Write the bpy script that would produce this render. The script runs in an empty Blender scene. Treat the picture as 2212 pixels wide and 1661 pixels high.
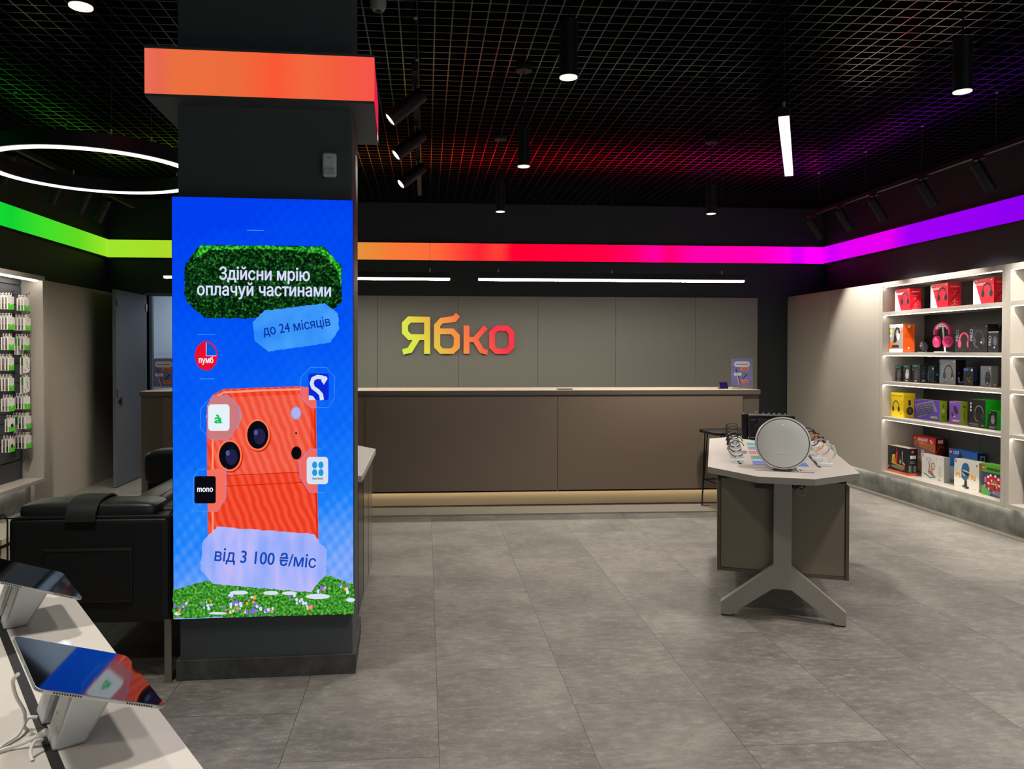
import bpy, math, random
from mathutils import Matrix, Vector, geometry

random.seed(7)
SC = bpy.context.scene
COL = SC.collection
PI = math.pi

# ---------------------------------------------------------------- camera, world, exposure
FPX = 1639.0                       # focal length in pixels of the 2212 x 1661 frame
EYE = 1.554
YAW, PITCH, ROLL = 0.06969, 0.01286, -0.00091
def make_camera():
    cd = bpy.data.cameras.new('camera')
    cd.sensor_fit = 'HORIZONTAL'
    cd.sensor_width = 36.0
    cd.lens = FPX * 36.0 / 2212
    cd.shift_x = (1106 - 1034.87) / 2212
    cd.shift_y = -(830.5 - 779.88) / 2212
    cd.clip_start = 0.05
    fw = Vector((math.sin(YAW) * math.cos(PITCH), math.cos(YAW) * math.cos(PITCH), -math.sin(PITCH)))
    rt = Vector((math.cos(YAW), -math.sin(YAW), 0))
    dn = fw.cross(rt)
    if dn.z > 0: dn = -dn
    r2 = rt * math.cos(ROLL) + dn * math.sin(ROLL)
    d2 = rt * -math.sin(ROLL) + dn * math.cos(ROLL)
    m = Matrix((( r2.x, -d2.x, -fw.x, 0), (r2.y, -d2.y, -fw.y, 0), (r2.z, -d2.z, -fw.z, EYE), (0, 0, 0, 1)))
    o = bpy.data.objects.new('camera', cd)
    COL.objects.link(o)
    o.matrix_world = m
    SC.camera = o
make_camera()
W = bpy.data.worlds.new('world')
SC.world = W
W.use_nodes = True
W.node_tree.nodes['Background'].inputs[0].default_value = (0.92, 0.96, 1.0, 1)
W.node_tree.nodes['Background'].inputs[1].default_value = 1.4        # grey fill daylight, enters by the opening added behind the camera
SC.view_settings.view_transform = 'Standard'
SC.view_settings.look = 'None'
SC.view_settings.gamma = 1.0
SC.view_settings.use_curve_mapping = False
SC.view_settings.exposure = 0.0

# strengths of the room's lamps, all in one place
P_PENDANT = 54.0
P_TRACK = 125.0
P_STRIP = 34.0
P_LINEAR = 150.0
P_RING = 2.2
P_BAND = 2.2
P_TOE = 5.0
WHITE = (1.0, 0.94, 0.86)

# ---------------------------------------------------------------- materials
def lin(c):
    return c / 12.92 if c <= 0.04045 else ((c + 0.055) / 1.055) ** 2.4
def rgb(h):
    h = h.lstrip('#')
    return tuple(lin(int(h[i:i + 2], 16) / 255) for i in (0, 2, 4)) + (1.0,)
MATS = {}
def mat(name, hexc, rough=0.5, metal=0.0, spec=0.5, noise=None, bump=None, trans=0.0, alpha=1.0):
    if name in MATS: return MATS[name]
    m = bpy.data.materials.new(name); m.use_nodes = True
    nt = m.node_tree; b = nt.nodes['Principled BSDF']
    b.inputs['Base Color'].default_value = rgb(hexc)
    b.inputs['Roughness'].default_value = rough
    b.inputs['Metallic'].default_value = metal
    b.inputs['Specular IOR Level'].default_value = spec
    b.inputs['Transmission Weight'].default_value = trans
    b.inputs['Alpha'].default_value = alpha
    if noise:                                  # (other colour, scale)
        tc = nt.nodes.new('ShaderNodeTexCoord'); n = nt.nodes.new('ShaderNodeTexNoise')
        n.inputs['Scale'].default_value = noise[1]; n.inputs['Detail'].default_value = 6
        r = nt.nodes.new('ShaderNodeValToRGB')
        r.color_ramp.elements[0].color = rgb(hexc); r.color_ramp.elements[1].color = rgb(noise[0])
        r.color_ramp.elements[0].position = 0.35; r.color_ramp.elements[1].position = 0.65
        nt.links.new(tc.outputs['Object'], n.inputs['Vector']); nt.links.new(n.outputs['Fac'], r.inputs[0])
        nt.links.new(r.outputs[0], b.inputs['Base Color'])
    if bump:
        tc = nt.nodes.new('ShaderNodeTexCoord'); n = nt.nodes.new('ShaderNodeTexNoise')
        n.inputs['Scale'].default_value = bump[0]; n.inputs['Detail'].default_value = 4
        bp = nt.nodes.new('ShaderNodeBump'); bp.inputs['Strength'].default_value = bump[1]; bp.inputs['Distance'].default_value = 0.002
        nt.links.new(tc.outputs['Object'], n.inputs['Vector']); nt.links.new(n.outputs['Fac'], bp.inputs['Height'])
        nt.links.new(bp.outputs[0], b.inputs['Normal'])
    MATS[name] = m
    return m
def emis(name, hexc, s=1.0):
    if name in MATS: return MATS[name]
    m = bpy.data.materials.new(name); m.use_nodes = True
    nt = m.node_tree; nt.nodes.clear()
    e = nt.nodes.new('ShaderNodeEmission'); o = nt.nodes.new('ShaderNodeOutputMaterial')
    e.inputs[0].default_value = hexc if isinstance(hexc, tuple) else rgb(hexc)
    e.inputs[1].default_value = s
    nt.links.new(e.outputs[0], o.inputs[0])
    MATS[name] = m
    return m
def emis_ramp(name, axis, lo, hi, stops, s=1.0):
    """a lit panel whose colour runs along one axis"""
    m = bpy.data.materials.new(name); m.use_nodes = True
    nt = m.node_tree; nt.nodes.clear(); N = nt.nodes.new; L = nt.links.new
    tc = N('ShaderNodeTexCoord'); sp = N('ShaderNodeSeparateXYZ'); mr = N('ShaderNodeMapRange'); cr = N('ShaderNodeValToRGB')
    e = N('ShaderNodeEmission'); o = N('ShaderNodeOutputMaterial')
    mr.inputs['From Min'].default_value = lo; mr.inputs['From Max'].default_value = hi
    L(tc.outputs['Object'], sp.inputs[0]); L(sp.outputs[axis], mr.inputs['Value']); L(mr.outputs[0], cr.inputs[0])
    L(cr.outputs[0], e.inputs[0]); e.inputs[1].default_value = s; L(e.outputs[0], o.inputs[0])
    el = cr.color_ramp.elements
    for i, (x, h) in enumerate(stops):
        p = (x - lo) / (hi - lo)
        k = el[i] if i < 2 else el.new(p)
        k.position = p; k.color = rgb(h) if s <= 1 else tuple(c if c > .97 else c / s for c in rgb(h)[:3]) + (1.0,)
    MATS[name] = m
    return m
def emis_noise(name, cols, scale, s=1.0, detail=3, stretch=(1, 1, 1), wave=False, rot=0.0, dist=1.0):
    m = bpy.data.materials.new(name); m.use_nodes = True
    nt = m.node_tree; nt.nodes.clear(); N = nt.nodes.new; L = nt.links.new
    tc = N('ShaderNodeTexCoord'); mp = N('ShaderNodeMapping'); cr = N('ShaderNodeValToRGB'); e = N('ShaderNodeEmission'); o = N('ShaderNodeOutputMaterial')
    mp.inputs['Scale'].default_value = stretch; mp.inputs['Rotation'].default_value = (0, rot, 0)
    if wave:
        t = N('ShaderNodeTexWave'); t.bands_direction = 'X'; t.inputs['Distortion'].default_value = dist; t.inputs['Detail Scale'].default_value = 1.5
    else:
        t = N('ShaderNodeTexNoise')
    t.inputs['Scale'].default_value = scale; t.inputs['Detail'].default_value = detail
    L(tc.outputs['Object'], mp.inputs[0]); L(mp.outputs[0], t.inputs['Vector']); L(t.outputs['Fac'], cr.inputs[0])
    L(cr.outputs[0], e.inputs[0]); e.inputs[1].default_value = s; L(e.outputs[0], o.inputs[0])
    el = cr.color_ramp.elements
    for i, (p, h) in enumerate(cols):
        k = el[i] if i < 2 else el.new(p)
        k.position = p; k.color = rgb(h)
    MATS[name] = m
    return m

def floor_material():
    m = bpy.data.materials.new('floor tile'); m.use_nodes = True
    nt = m.node_tree; N = nt.nodes.new; L = nt.links.new; b = nt.nodes['Principled BSDF']
    tc = N('ShaderNodeTexCoord'); sp = N('ShaderNodeSeparateXYZ'); L(tc.outputs['Object'], sp.inputs[0])
    def math_(op, a, bv=None, cv=None):
        n = N('ShaderNodeMath'); n.operation = op
        for i, v in enumerate((a, bv, cv)):
            if v is None: continue
            if isinstance(v, (int, float)): n.inputs[i].default_value = v
            else: L(v, n.inputs[i])
        return n.outputs[0]
    tx = math_('DIVIDE', math_('SUBTRACT', sp.outputs[0], 0.05 - 6.0), 0.6)        # rows run away from the camera
    row = math_('FLOOR', tx)
    wn = N('ShaderNodeTexWhiteNoise'); wn.noise_dimensions = '1D'; L(row, wn.inputs['W'])
    half = math_('MODULO', row, 3.0)
    off = math_('MULTIPLY', half, 0.393)
    ty = math_('DIVIDE', math_('ADD', math_('ADD', sp.outputs[1], 5.37), off), 1.18)
    fx = math_('FRACT', tx); fy = math_('FRACT', ty)
    dx = math_('MULTIPLY', math_('MINIMUM', fx, math_('SUBTRACT', 1.0, fx)), 0.6)
    dy = math_('MULTIPLY', math_('MINIMUM', fy, math_('SUBTRACT', 1.0, fy)), 1.18)
    d = math_('MINIMUM', dx, dy)
    joint = math_('LESS_THAN', d, 0.0013)
    # each tile its own tone and its own piece of the pattern
    cell = N('ShaderNodeCombineXYZ'); L(row, cell.inputs[0]); L(math_('FLOOR', ty), cell.inputs[1])
    wc = N('ShaderNodeTexWhiteNoise'); wc.noise_dimensions = '3D'; L(cell.outputs[0], wc.inputs['Vector'])
    sh = N('ShaderNodeVectorMath'); sh.operation = 'SCALE'; L(wc.outputs['Color'], sh.inputs[0]); sh.inputs['Scale'].default_value = 7.0
    ad = N('ShaderNodeVectorMath'); ad.operation = 'ADD'; L(tc.outputs['Object'], ad.inputs[0]); L(sh.outputs[0], ad.inputs[1])
    def noise(scale, detail, rough, stretch=None):
        n = N('ShaderNodeTexNoise'); n.inputs['Scale'].default_value = scale; n.inputs['Detail'].default_value = detail; n.inputs['Roughness'].default_value = rough
        if stretch:
            mp = N('ShaderNodeMapping'); mp.inputs['Scale'].default_value = stretch; L(ad.outputs[0], mp.inputs[0]); L(mp.outputs[0], n.inputs['Vector'])
        else: L(ad.outputs[0], n.inputs['Vector'])
        return n.outputs['Fac']
    n1 = noise(2.0, 6, 0.62); n2 = noise(13, 9, 0.8, (1, 2.4, 1)); n3 = noise(150, 3, 0.7)
    mixv = math_('ADD', math_('MULTIPLY', n1, 0.5), math_('MULTIPLY', n2, 0.5))
    cr = N('ShaderNodeValToRGB'); L(mixv, cr.inputs[0])
    e = cr.color_ramp.elements
    e[0].position = 0.39; e[0].color = rgb('5c5954'); e[1].position = 0.63; e[1].color = rgb('8a867f')
    k = e.new(0.5); k.color = rgb('726e68')
    # pale worn flecks
    fl = N('ShaderNodeValToRGB'); L(math_('MULTIPLY', n2, math_('ADD', math_('MULTIPLY', n3, 1.3), 0.32)), fl.inputs[0])
    fl.color_ramp.elements[0].position = 0.54; fl.color_ramp.elements[1].position = 0.78
    mx = N('ShaderNodeMix'); mx.data_type = 'RGBA'; L(fl.outputs[0], mx.inputs[0]); L(cr.outputs[0], mx.inputs[6]); mx.inputs[7].default_value = rgb('969189')
    tone = N('ShaderNodeHueSaturation'); L(mx.outputs[2], tone.inputs['Color']); L(math_('ADD', math_('MULTIPLY', wc.outputs['Value'], 0.10), 0.95), tone.inputs['Value'])
    mj = N('ShaderNodeMix'); mj.data_type = 'RGBA'; L(joint, mj.inputs[0]); L(tone.outputs[0], mj.inputs[6]); mj.inputs[7].default_value = rgb('3d3a36')
    L(mj.outputs[2], b.inputs['Base Color'])
    rr = math_('ADD', math_('MULTIPLY', n2, 0.25), 0.42); L(rr, b.inputs['Roughness'])
    bp = N('ShaderNodeBump'); bp.inputs['Strength'].default_value = 0.25; bp.inputs['Distance'].default_value = 0.003
    L(math_('SUBTRACT', n3, math_('MULTIPLY', joint, 1.0)), bp.inputs['Height']); L(bp.outputs[0], b.inputs['Normal'])
    b.inputs['Specular IOR Level'].default_value = 0.35
    return m

def concrete(name, a, c, scale=5.0):
    m = bpy.data.materials.new(name); m.use_nodes = True
    nt = m.node_tree; N = nt.nodes.new; L = nt.links.new; b = nt.nodes['Principled BSDF']
    tc = N('ShaderNodeTexCoord')
    n = N('ShaderNodeTexNoise'); n.inputs['Scale'].default_value = scale; n.inputs['Detail'].default_value = 9; n.inputs['Roughness'].default_value = 0.68
    L(tc.outputs['Object'], n.inputs['Vector'])
    cr = N('ShaderNodeValToRGB'); L(n.outputs['Fac'], cr.inputs[0])
    cr.color_ramp.elements[0].position = 0.36; cr.color_ramp.elements[0].color = rgb(a)
    cr.color_ramp.elements[1].position = 0.66; cr.color_ramp.elements[1].color = rgb(c)
    L(cr.outputs[0], b.inputs['Base Color']); b.inputs['Roughness'].default_value = 0.65
    bp = N('ShaderNodeBump'); bp.inputs['Strength'].default_value = 0.4; bp.inputs['Distance'].default_value = 0.006
    L(n.outputs['Fac'], bp.inputs['Height']); L(bp.outputs[0], b.inputs['Normal'])
    MATS[name] = m
    return m

FLOOR = floor_material()
CONC = concrete('concrete panel', '5d5d57', '8c8c84')
DARKSTONE = concrete('dark stone skirting', '2c2c2b', '4a4a48', 9.0)
BLACKWALL = mat('black wall paint', '25282e', 0.6, bump=(60, 0.15))
COLPAINT = mat('charcoal pillar paint', '4d5256', 0.55, bump=(40, 0.2))
GREIGE = mat('greige laminate', '9d968b', 0.5, bump=(300, 0.05))
SIGNPANEL = mat('grey wall panel', '85827b', 0.5)
SHELFMAT = mat('shelf laminate', 'aca59b', 0.5)
TABLETOP = mat('table laminate', 'c6c0b8', 0.35)
TABLEEDGE_SHADE = mat('table edge shade', '857f78', 0.5)  # edge darkened in colour, as under light from above
TAUPE = mat('taupe panel', '736857', 0.45)
TAUPE_EDGE = mat('taupe edge', '54493b', 0.5)
LEGGREY = mat('warm grey metal', '8e8880', 0.4, metal=0.0)
COUNTER = mat('brown counter front', '786859', 0.4)
COUNTERTOP = mat('counter top laminate', 'a69a8c', 0.4)
COUNTERSIDE = mat('counter side laminate', '62564a', 0.45)
CREAM = mat('cream kick board', 'd4c3a6', 0.5)
BLACK = mat('black metal', '101012', 0.5, spec=0.35)
MATTE = mat('matte black', '0d0d0f', 0.6)
GRIDM = mat('black grid metal', '151518', 0.14, spec=0.75)
VOID = mat('ceiling void black', '050506', 0.9)
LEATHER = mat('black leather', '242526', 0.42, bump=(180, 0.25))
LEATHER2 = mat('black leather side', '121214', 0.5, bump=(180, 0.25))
CHROME = mat('brushed steel', '9c978f', 0.35, metal=0.85)
ALU = mat('aluminium', 'b9bcbf', 0.35, metal=0.75)
ALUSIDE = mat('light aluminium', 'c9cbcc', 0.4, metal=0.5)
WHITEP = mat('white plastic', 'dedede', 0.4)
GREYP = mat('grey plastic', '8c9092', 0.4)
DARKG = mat('dark grey plastic', '3a3a3c', 0.45)
GLASSB = mat('screen glass', '06070a', 0.04, spec=0.9)
SPK = mat('speaker mesh', 'cfcecb', 0.4, metal=0.35, bump=(900, 0.2))
SILV = mat('silver rim', 'dcdcda', 0.3, metal=0.4)
PAPER = mat('white card', 'e6e2dc', 0.5)
DOORM = mat('door laminate', '4f535b', 0.5)
ROOMW = mat('back room paint', 'b9c2cc', 0.7)
WOODL = mat('pale wood', 'cbbfa8', 0.5)
SLAT = mat('slatwall graphite', '3b3d42', 0.5)
SLATGROOVE = mat('slat groove', '09090a', 0.7)
BACKP = mat('shelf back panel', '3a3b3b', 0.5)
ACRYL = mat('clear acrylic', 'e8eef2', 0.08, trans=0.9, alpha=0.35)
L_STRIP = emis('led strip light', (1.0, 0.95, 0.86, 1), P_STRIP)
L_LINEAR = emis('linear lamp light', (1.0, 0.95, 0.80, 1), P_LINEAR)
L_SIDE = emis('lamp side light', (1.0, 0.96, 0.82, 1), 1.8)
L_RING = emis('ring lamp light', (1.0, 0.95, 0.90, 1), P_RING)
L_SPOT = emis('spot lens light', (1.0, 0.95, 0.88, 1), 2.4)
L_TOE = emis('warm led tape', (1.0, 0.80, 0.52, 1), P_TOE)

# ---------------------------------------------------------------- mesh helpers
_shape_cache = {}
def _curve_mesh(o):
    COL.objects.link(o)
    dg = bpy.context.evaluated_depsgraph_get()
    ev = o.evaluated_get(dg); me = ev.to_mesh()
    v = [tuple(x.co) for x in me.vertices]; f = [tuple(p.vertices) for p in me.polygons]
    ev.to_mesh_clear()
    cu = o.data
    bpy.data.objects.remove(o); bpy.data.curves.remove(cu)
    return v, f
def text_shape(s, bold=0.0, depth=0.0, shear=0.0):
    """outlines of the lettering, thickened by bold and triangulated"""
    k = ('t', s, bold, shear)
    if k in _shape_cache: return _shape_cache[k]
    c = bpy.data.curves.new('t', 'FONT'); c.body = s; c.size = 1; c.shear = shear
    o = bpy.data.objects.new('t', c); COL.objects.link(o)
    dg = bpy.context.evaluated_depsgraph_get()
    ev = o.evaluated_get(dg); cu = ev.to_curve(dg)
    loops = []
    for sp in cu.splines:
        P = []
        if sp.type == 'BEZIER':
            bp = sp.bezier_points; n = len(bp)
            for i in range(n):
                p0, h0, h1, p1 = bp[i].co, bp[i].handle_right, bp[(i + 1) % n].handle_left, bp[(i + 1) % n].co
                d = p1 - p0
                flat = d.length < 1e-6 or (abs(d.cross(h0 - p0).z) + abs(d.cross(h1 - p0).z)) / max(d.length, 1e-6) < .004
                m_ = 1 if flat else 4
                for j in range(m_):
                    t = j / m_; q = p0 * (1 - t) ** 3 + h0 * (3 * t * (1 - t) ** 2) + h1 * (3 * t * t * (1 - t)) + p1 * t ** 3
                    P.append((q.x, q.y))
        else:
            P = [(p.co[0], p.co[1]) for p in sp.points]
        Q = [p for i, p in enumerate(P) if math.hypot(p[0] - P[i - 1][0], p[1] - P[i - 1][1]) > 1e-5]
        if len(Q) > 2: loops.append(Q)
    ev.to_curve_clear(); bpy.data.objects.remove(o); bpy.data.curves.remove(c)
    V = []; T = []
    # glyph by glyph: group the loops whose x ranges overlap
    R_ = sorted(((min(p[0] for p in l), max(p[0] for p in l), l) for l in loops), key=lambda r: r[0])
    groups = []
    for x0, x1, l in R_:
        if groups and x0 < groups[-1][1]: groups[-1][1] = max(groups[-1][1], x1); groups[-1][2].append(l)
        else: groups.append([x0, x1, [l]])
    sh = [(0, 0)] if bold < .004 else [(dx * bold, dy * bold) for dx, dy in ((-1, 0), (1, 0), (0, .7), (0, -.7), (0, 0))]
    for x0, x1, ls in groups:
        allp = [[(p[0] + dx, p[1] + dy) for p in l] for dx, dy in sh for l in ls]
        vs = []; es = []
        for l in allp:
            b0 = len(vs); vs += [Vector(p) for p in l]; es += [(b0 + i, b0 + (i + 1) % len(l)) for i in range(len(l))]
        vo, eo, fo, _, _, _ = geometry.delaunay_2d_cdt(vs, es, [], 0, 1e-6)
        base = len(V); V += [(p.x, p.y, 0.0) for p in vo]
        for f in fo:
            cx_ = sum(vo[i].x for i in f) / 3; cy_ = sum(vo[i].y for i in f) / 3; w = 0
            for l in allp:
                for i in range(len(l)):
                    ax, ay = l[i - 1]; bx, by = l[i]
                    if (ay <= cy_) != (by <= cy_):
                        xx = ax + (cy_ - ay) / (by - ay) * (bx - ax)
                        if xx > cx_: w += 1 if by > ay else -1
            if w: T.append(tuple(base + i for i in f))
    used = sorted({i for f in T for i in f}); mp = {j: i for i, j in enumerate(used)}
    V = [V[j] for j in used]; T = [tuple(mp[i] for i in f) for f in T]
    x0 = min(p[0] for p in V); x1 = max(p[0] for p in V)
    _shape_cache[k] = ([(p[0] - x0, p[1], p[2]) for p in V], T, x1 - x0)
    return _shape_cache[k]
def loops_shape(loops, depth):
    """flat shape with holes, given thickness"""
    c = bpy.data.curves.new('s', 'CURVE'); c.dimensions = '2D'; c.fill_mode = 'BOTH'; c.extrude = depth
    for lp in loops:
        sp = c.splines.new('POLY'); sp.points.add(len(lp) - 1); sp.use_cyclic_u = True
        for p, q in zip(sp.points, lp): p.co = (q[0], q[1], 0, 1)
    return _curve_mesh(bpy.data.objects.new('s', c))

class MB:
    """collects shapes and links them as one mesh object"""
    def __init__(s): s.v = []; s.f = []; s.mi = []; s.ml = []; s.T = Matrix()
    def slot(s, m):
        if m not in s.ml: s.ml.append(m)
        return s.ml.index(m)
    def add(s, vs, fs, m, T=None):
        b = len(s.v); k = s.slot(m); M = s.T @ T if T is not None else s.T
        s.v += [tuple(M @ Vector(p)) for p in vs]
        for f in fs: s.f.append(tuple(i + b for i in f)); s.mi.append(k)
        return s
    def box(s, x0, x1, y0, y1, z0, z1, m, T=None):
        vs = [(x0, y0, z0), (x1, y0, z0), (x1, y1, z0), (x0, y1, z0), (x0, y0, z1), (x1, y0, z1), (x1, y1, z1), (x0, y1, z1)]
        return s.add(vs, [(3, 2, 1, 0), (4, 5, 6, 7), (0, 1, 5, 4), (1, 2, 6, 5), (2, 3, 7, 6), (3, 0, 4, 7)], m, T)
    def prism(s, pts, z0, z1, m, T=None, side=None):
        n = len(pts)
        vs = [(p[0], p[1], z0) for p in pts] + [(p[0], p[1], z1) for p in pts]
        caps = [tuple(range(n - 1, -1, -1)), tuple(range(n, 2 * n))]; sd = [(i, (i + 1) % n, n + (i + 1) % n, n + i) for i in range(n)]
        if side is None: return s.add(vs, caps + sd, m, T)
        s.add(vs, caps, m, T); return s.add(vs, sd, side, T)
    def poly(s, pts, m, T=None): return s.add(pts, [tuple(range(len(pts)))], m, T)
    def lathe(s, prof, m, n=32, T=None, sx=1, sy=1):
        vs = []; fs = []
        for r, z in prof:
            for i in range(n):
                a = 2 * PI * i / n; vs.append((r * math.cos(a) * sx, r * math.sin(a) * sy, z))
        for j in range(len(prof) - 1):
            for i in range(n):
                k = (i + 1) % n; fs.append((j * n + i, j * n + k, (j + 1) * n + k, (j + 1) * n + i))
        if prof[0][0] > 1e-6: fs.append(tuple(range(n - 1, -1, -1)))
        if prof[-1][0] > 1e-6: fs.append(tuple(range((len(prof) - 1) * n, len(prof) * n)))
        return s.add(vs, fs, m, T)
    def ring(s, prof, m, n=64, T=None):
        """closed profile (r, z) turned about z"""
        vs = []; fs = []; k = len(prof)
        for r, z in prof:
            for i in range(n):
                a = 2 * PI * i / n; vs.append((r * math.cos(a), r * math.sin(a), z))
        for j in range(k):
            for i in range(n):
                q = (i + 1) % n; fs.append((j * n + i, j * n + q, ((j + 1) % k) * n + q, ((j + 1) % k) * n + i))
        return s.add(vs, fs, m, T)
    def cyl(s, p0, p1, r, m, n=16, r1=None):
        p0 = Vector(p0); p1 = Vector(p1); d = p1 - p0
        q = Vector((0, 0, 1)).rotation_difference(d.normalized()).to_matrix().to_4x4()
        return s.lathe([(r, 0), (r if r1 is None else r1, d.length)], m, n, Matrix.Translation(p0) @ q)
    def tube(s, pts, r, m, n=8, closed=False):
        pts = [Vector(p) for p in pts]; N = len(pts); vs = []; fs = []; up = None
        for i, p in enumerate(pts):
            a = pts[i - 1] if (i > 0 or closed) else p; b = pts[(i + 1) % N] if (i < N - 1 or closed) else p
            t = (b - a).normalized()
            if up is None: up = Vector((0, 0, 1)) if abs(t.z) < 0.9 else Vector((1, 0, 0))
            x = t.cross(up); x = x.normalized() if x.length > 1e-6 else t.orthogonal().normalized()
            up = x.cross(t).normalized()
            for k in range(n):
                an = 2 * PI * k / n; vs.append(tuple(p + x * (r * math.cos(an)) + up * (r * math.sin(an))))
        for i in range(N if closed else N - 1):
            j = (i + 1) % N
            for k in range(n): l = (k + 1) % n; fs.append((i * n + k, i * n + l, j * n + l, j * n + k))
        if not closed: fs += [tuple(range(n - 1, -1, -1)), tuple(range((N - 1) * n, N * n))]
        return s.add(vs, fs, m)
    def ribbon(s, pts, w, th, m):
        """a flat strap: path in the local xz plane, width along y"""
        N = len(pts); vs = []; fs = []
        for i, (x, z) in enumerate(pts):
            a = pts[max(0, i - 1)]; b = pts[min(N - 1, i + 1)]
            dx, dz = b[0] - a[0], b[1] - a[1]; l = math.hypot(dx, dz) or 1; nx, nz = -dz / l * th / 2, dx / l * th / 2
            vs += [(x + nx, -w / 2, z + nz), (x + nx, w / 2, z + nz), (x - nx, w / 2, z - nz), (x - nx, -w / 2, z - nz)]
        for i in range(N - 1):
            for k in range(4): l = (k + 1) % 4; fs.append((i * 4 + k, i * 4 + l, i * 4 + 4 + l, i * 4 + 4 + k))
        fs += [(3, 2, 1, 0), tuple(range((N - 1) * 4, N * 4))]
        return s.add(vs, fs, m)
    def pillow(s, x0, x1, y0, y1, z0, z1, m, puff=0.5, n=12):
        """soft cushion: superellipsoid"""
        cx, cy, cz = (x0 + x1) / 2, (y0 + y1) / 2, (z0 + z1) / 2; a, b, c = (x1 - x0) / 2, (y1 - y0) / 2, (z1 - z0) / 2
        e = lambda t, p: math.copysign(abs(t) ** p, t)
        vs = []; fs = []; M = 2 * n
        for j in range(n + 1):
            ph = -PI / 2 + PI * j / n
            for i in range(M):
                th = 2 * PI * i / M
                vs.append((cx + a * e(math.cos(ph), puff) * e(math.cos(th), 0.25), cy + b * e(math.cos(ph), puff) * e(math.sin(th), 0.25), cz + c * e(math.sin(ph), puff)))
        for j in range(n):
            for i in range(M): k = (i + 1) % M; fs.append((j * M + i, j * M + k, (j + 1) * M + k, (j + 1) * M + i))
        return s.add(vs, fs, m)
    def text(s, t, x, y, size, m, T=None, align='L', bold=0.0, width=None, shear=0.0, depth=0.0):
        v, f, w = text_shape(t, bold, depth, shear)
        kx = size if width is None else width / w
        o = {'L': 0, 'C': -w * kx / 2, 'R': -w * kx}[align]
        return s.add([(p[0] * kx + x + o, p[1] * size + y, p[2]) for p in v], f, m, T)
    def build(s, name, parent=None, world=False, smooth=False, bevel=0.0, seg=2):
        me = bpy.data.meshes.new(name)
        vs = s.v
        if parent is not None and world:
            inv = MW[parent].inverted(); vs = [tuple(inv @ Vector(p)) for p in vs]
        me.from_pydata(vs, [], s.f); me.update()
        for m in s.ml: me.materials.append(m)
        me.polygons.foreach_set('material_index', s.mi)
        if smooth:
            me.polygons.foreach_set('use_smooth', [True] * len(me.polygons))
            me.set_sharp_from_angle(angle=0.7)
        o = bpy.data.objects.new(name, me); COL.objects.link(o)
        if parent is not None: o.parent = parent
        MW[o] = (MW[parent] if parent is not None else Matrix())
        if bevel:
            b = o.modifiers.new('bevel', 'BEVEL'); b.width = bevel; b.segments = seg; b.limit_method = 'ANGLE'; b.angle_limit = 0.6
        return o
MW = {}
LABELS = {}
def tag(o, label, cat, group=None):
    o['label'] = label; o['category'] = cat
    if group: o['group'] = group
    return o
def thing(name, label, cat, loc=(0, 0, 0), rot=0.0, group=None):
    o = bpy.data.objects.new(name, None); COL.objects.link(o); o.empty_display_size = 0.05
    o.location = loc; o.rotation_euler = (0, 0, rot)
    MW[o] = Matrix.Translation(Vector(loc)) @ Matrix.Rotation(rot, 4, 'Z')
    return tag(o, label, cat, group)
def place(o, loc, rot=0.0):
    o.location = loc; o.rotation_euler = (0, 0, rot); MW[o] = Matrix.Translation(Vector(loc)) @ Matrix.Rotation(rot, 4, 'Z'); return o
def struct(o): o['kind'] = 'structure'; return o
def dup(root, loc, rot, label=None, group=None):
    r = root.copy(); COL.objects.link(r); r.location = loc; r.rotation_euler = (0, 0, rot)
    MW[r] = Matrix.Translation(Vector(loc)) @ Matrix.Rotation(rot, 4, 'Z')
    if label: r['label'] = label
    if group: r['group'] = group
    for ch in list(root.children):
        c = ch.copy(); COL.objects.link(c); c.parent = r; MW[c] = MW[r]
        for g in list(ch.children):
            d = g.copy(); COL.objects.link(d); d.parent = c; MW[d] = MW[r]
    return r
def lamp(name, kind, parent, loc, energy, color=WHITE, rot=(0, 0, 0), size=0.05, angle=1.6, blend=0.7):
    ld = bpy.data.lights.new(name, kind); ld.energy = energy; ld.color = color
    if kind == 'SPOT': ld.spot_size = angle; ld.spot_blend = blend; ld.shadow_soft_size = size
    else: ld.size = size
    o = bpy.data.objects.new(name, ld); COL.objects.link(o); o.parent = parent; o.location = loc; o.rotation_euler = rot
    return o
def frame_T(o, u, v):
    """matrix that lays local xy on the plane at o spanned by u and v"""
    u = Vector(u).normalized(); v = Vector(v).normalized(); n = u.cross(v)
    return Matrix(((u.x, v.x, n.x, o[0]), (u.y, v.y, n.y, o[1]), (u.z, v.z, n.z, o[2]), (0, 0, 0, 1)))
def circle(cx, cy, rx, ry=None, n=28, a0=0, a1=2 * PI):
    ry = rx if ry is None else ry
    full = abs(a1 - a0 - 2 * PI) < 1e-6
    return [(cx + rx * math.cos(a0 + (a1 - a0) * i / (n if full else n - 1)), cy + ry * math.sin(a0 + (a1 - a0) * i / (n if full else n - 1))) for i in range(n)]
def rrect(x0, y0, x1, y1, r, n=5, ry=None):
    ry = r if ry is None else ry
    out = []
    for cx, cy, a in ((x1 - r, y1 - ry, 0), (x0 + r, y1 - ry, PI / 2), (x0 + r, y0 + ry, PI), (x1 - r, y0 + ry, 1.5 * PI)):
        out += [(cx + r * math.cos(a + PI / 2 * i / n), cy + ry * math.sin(a + PI / 2 * i / n)) for i in range(n + 1)]
    return out
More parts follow.
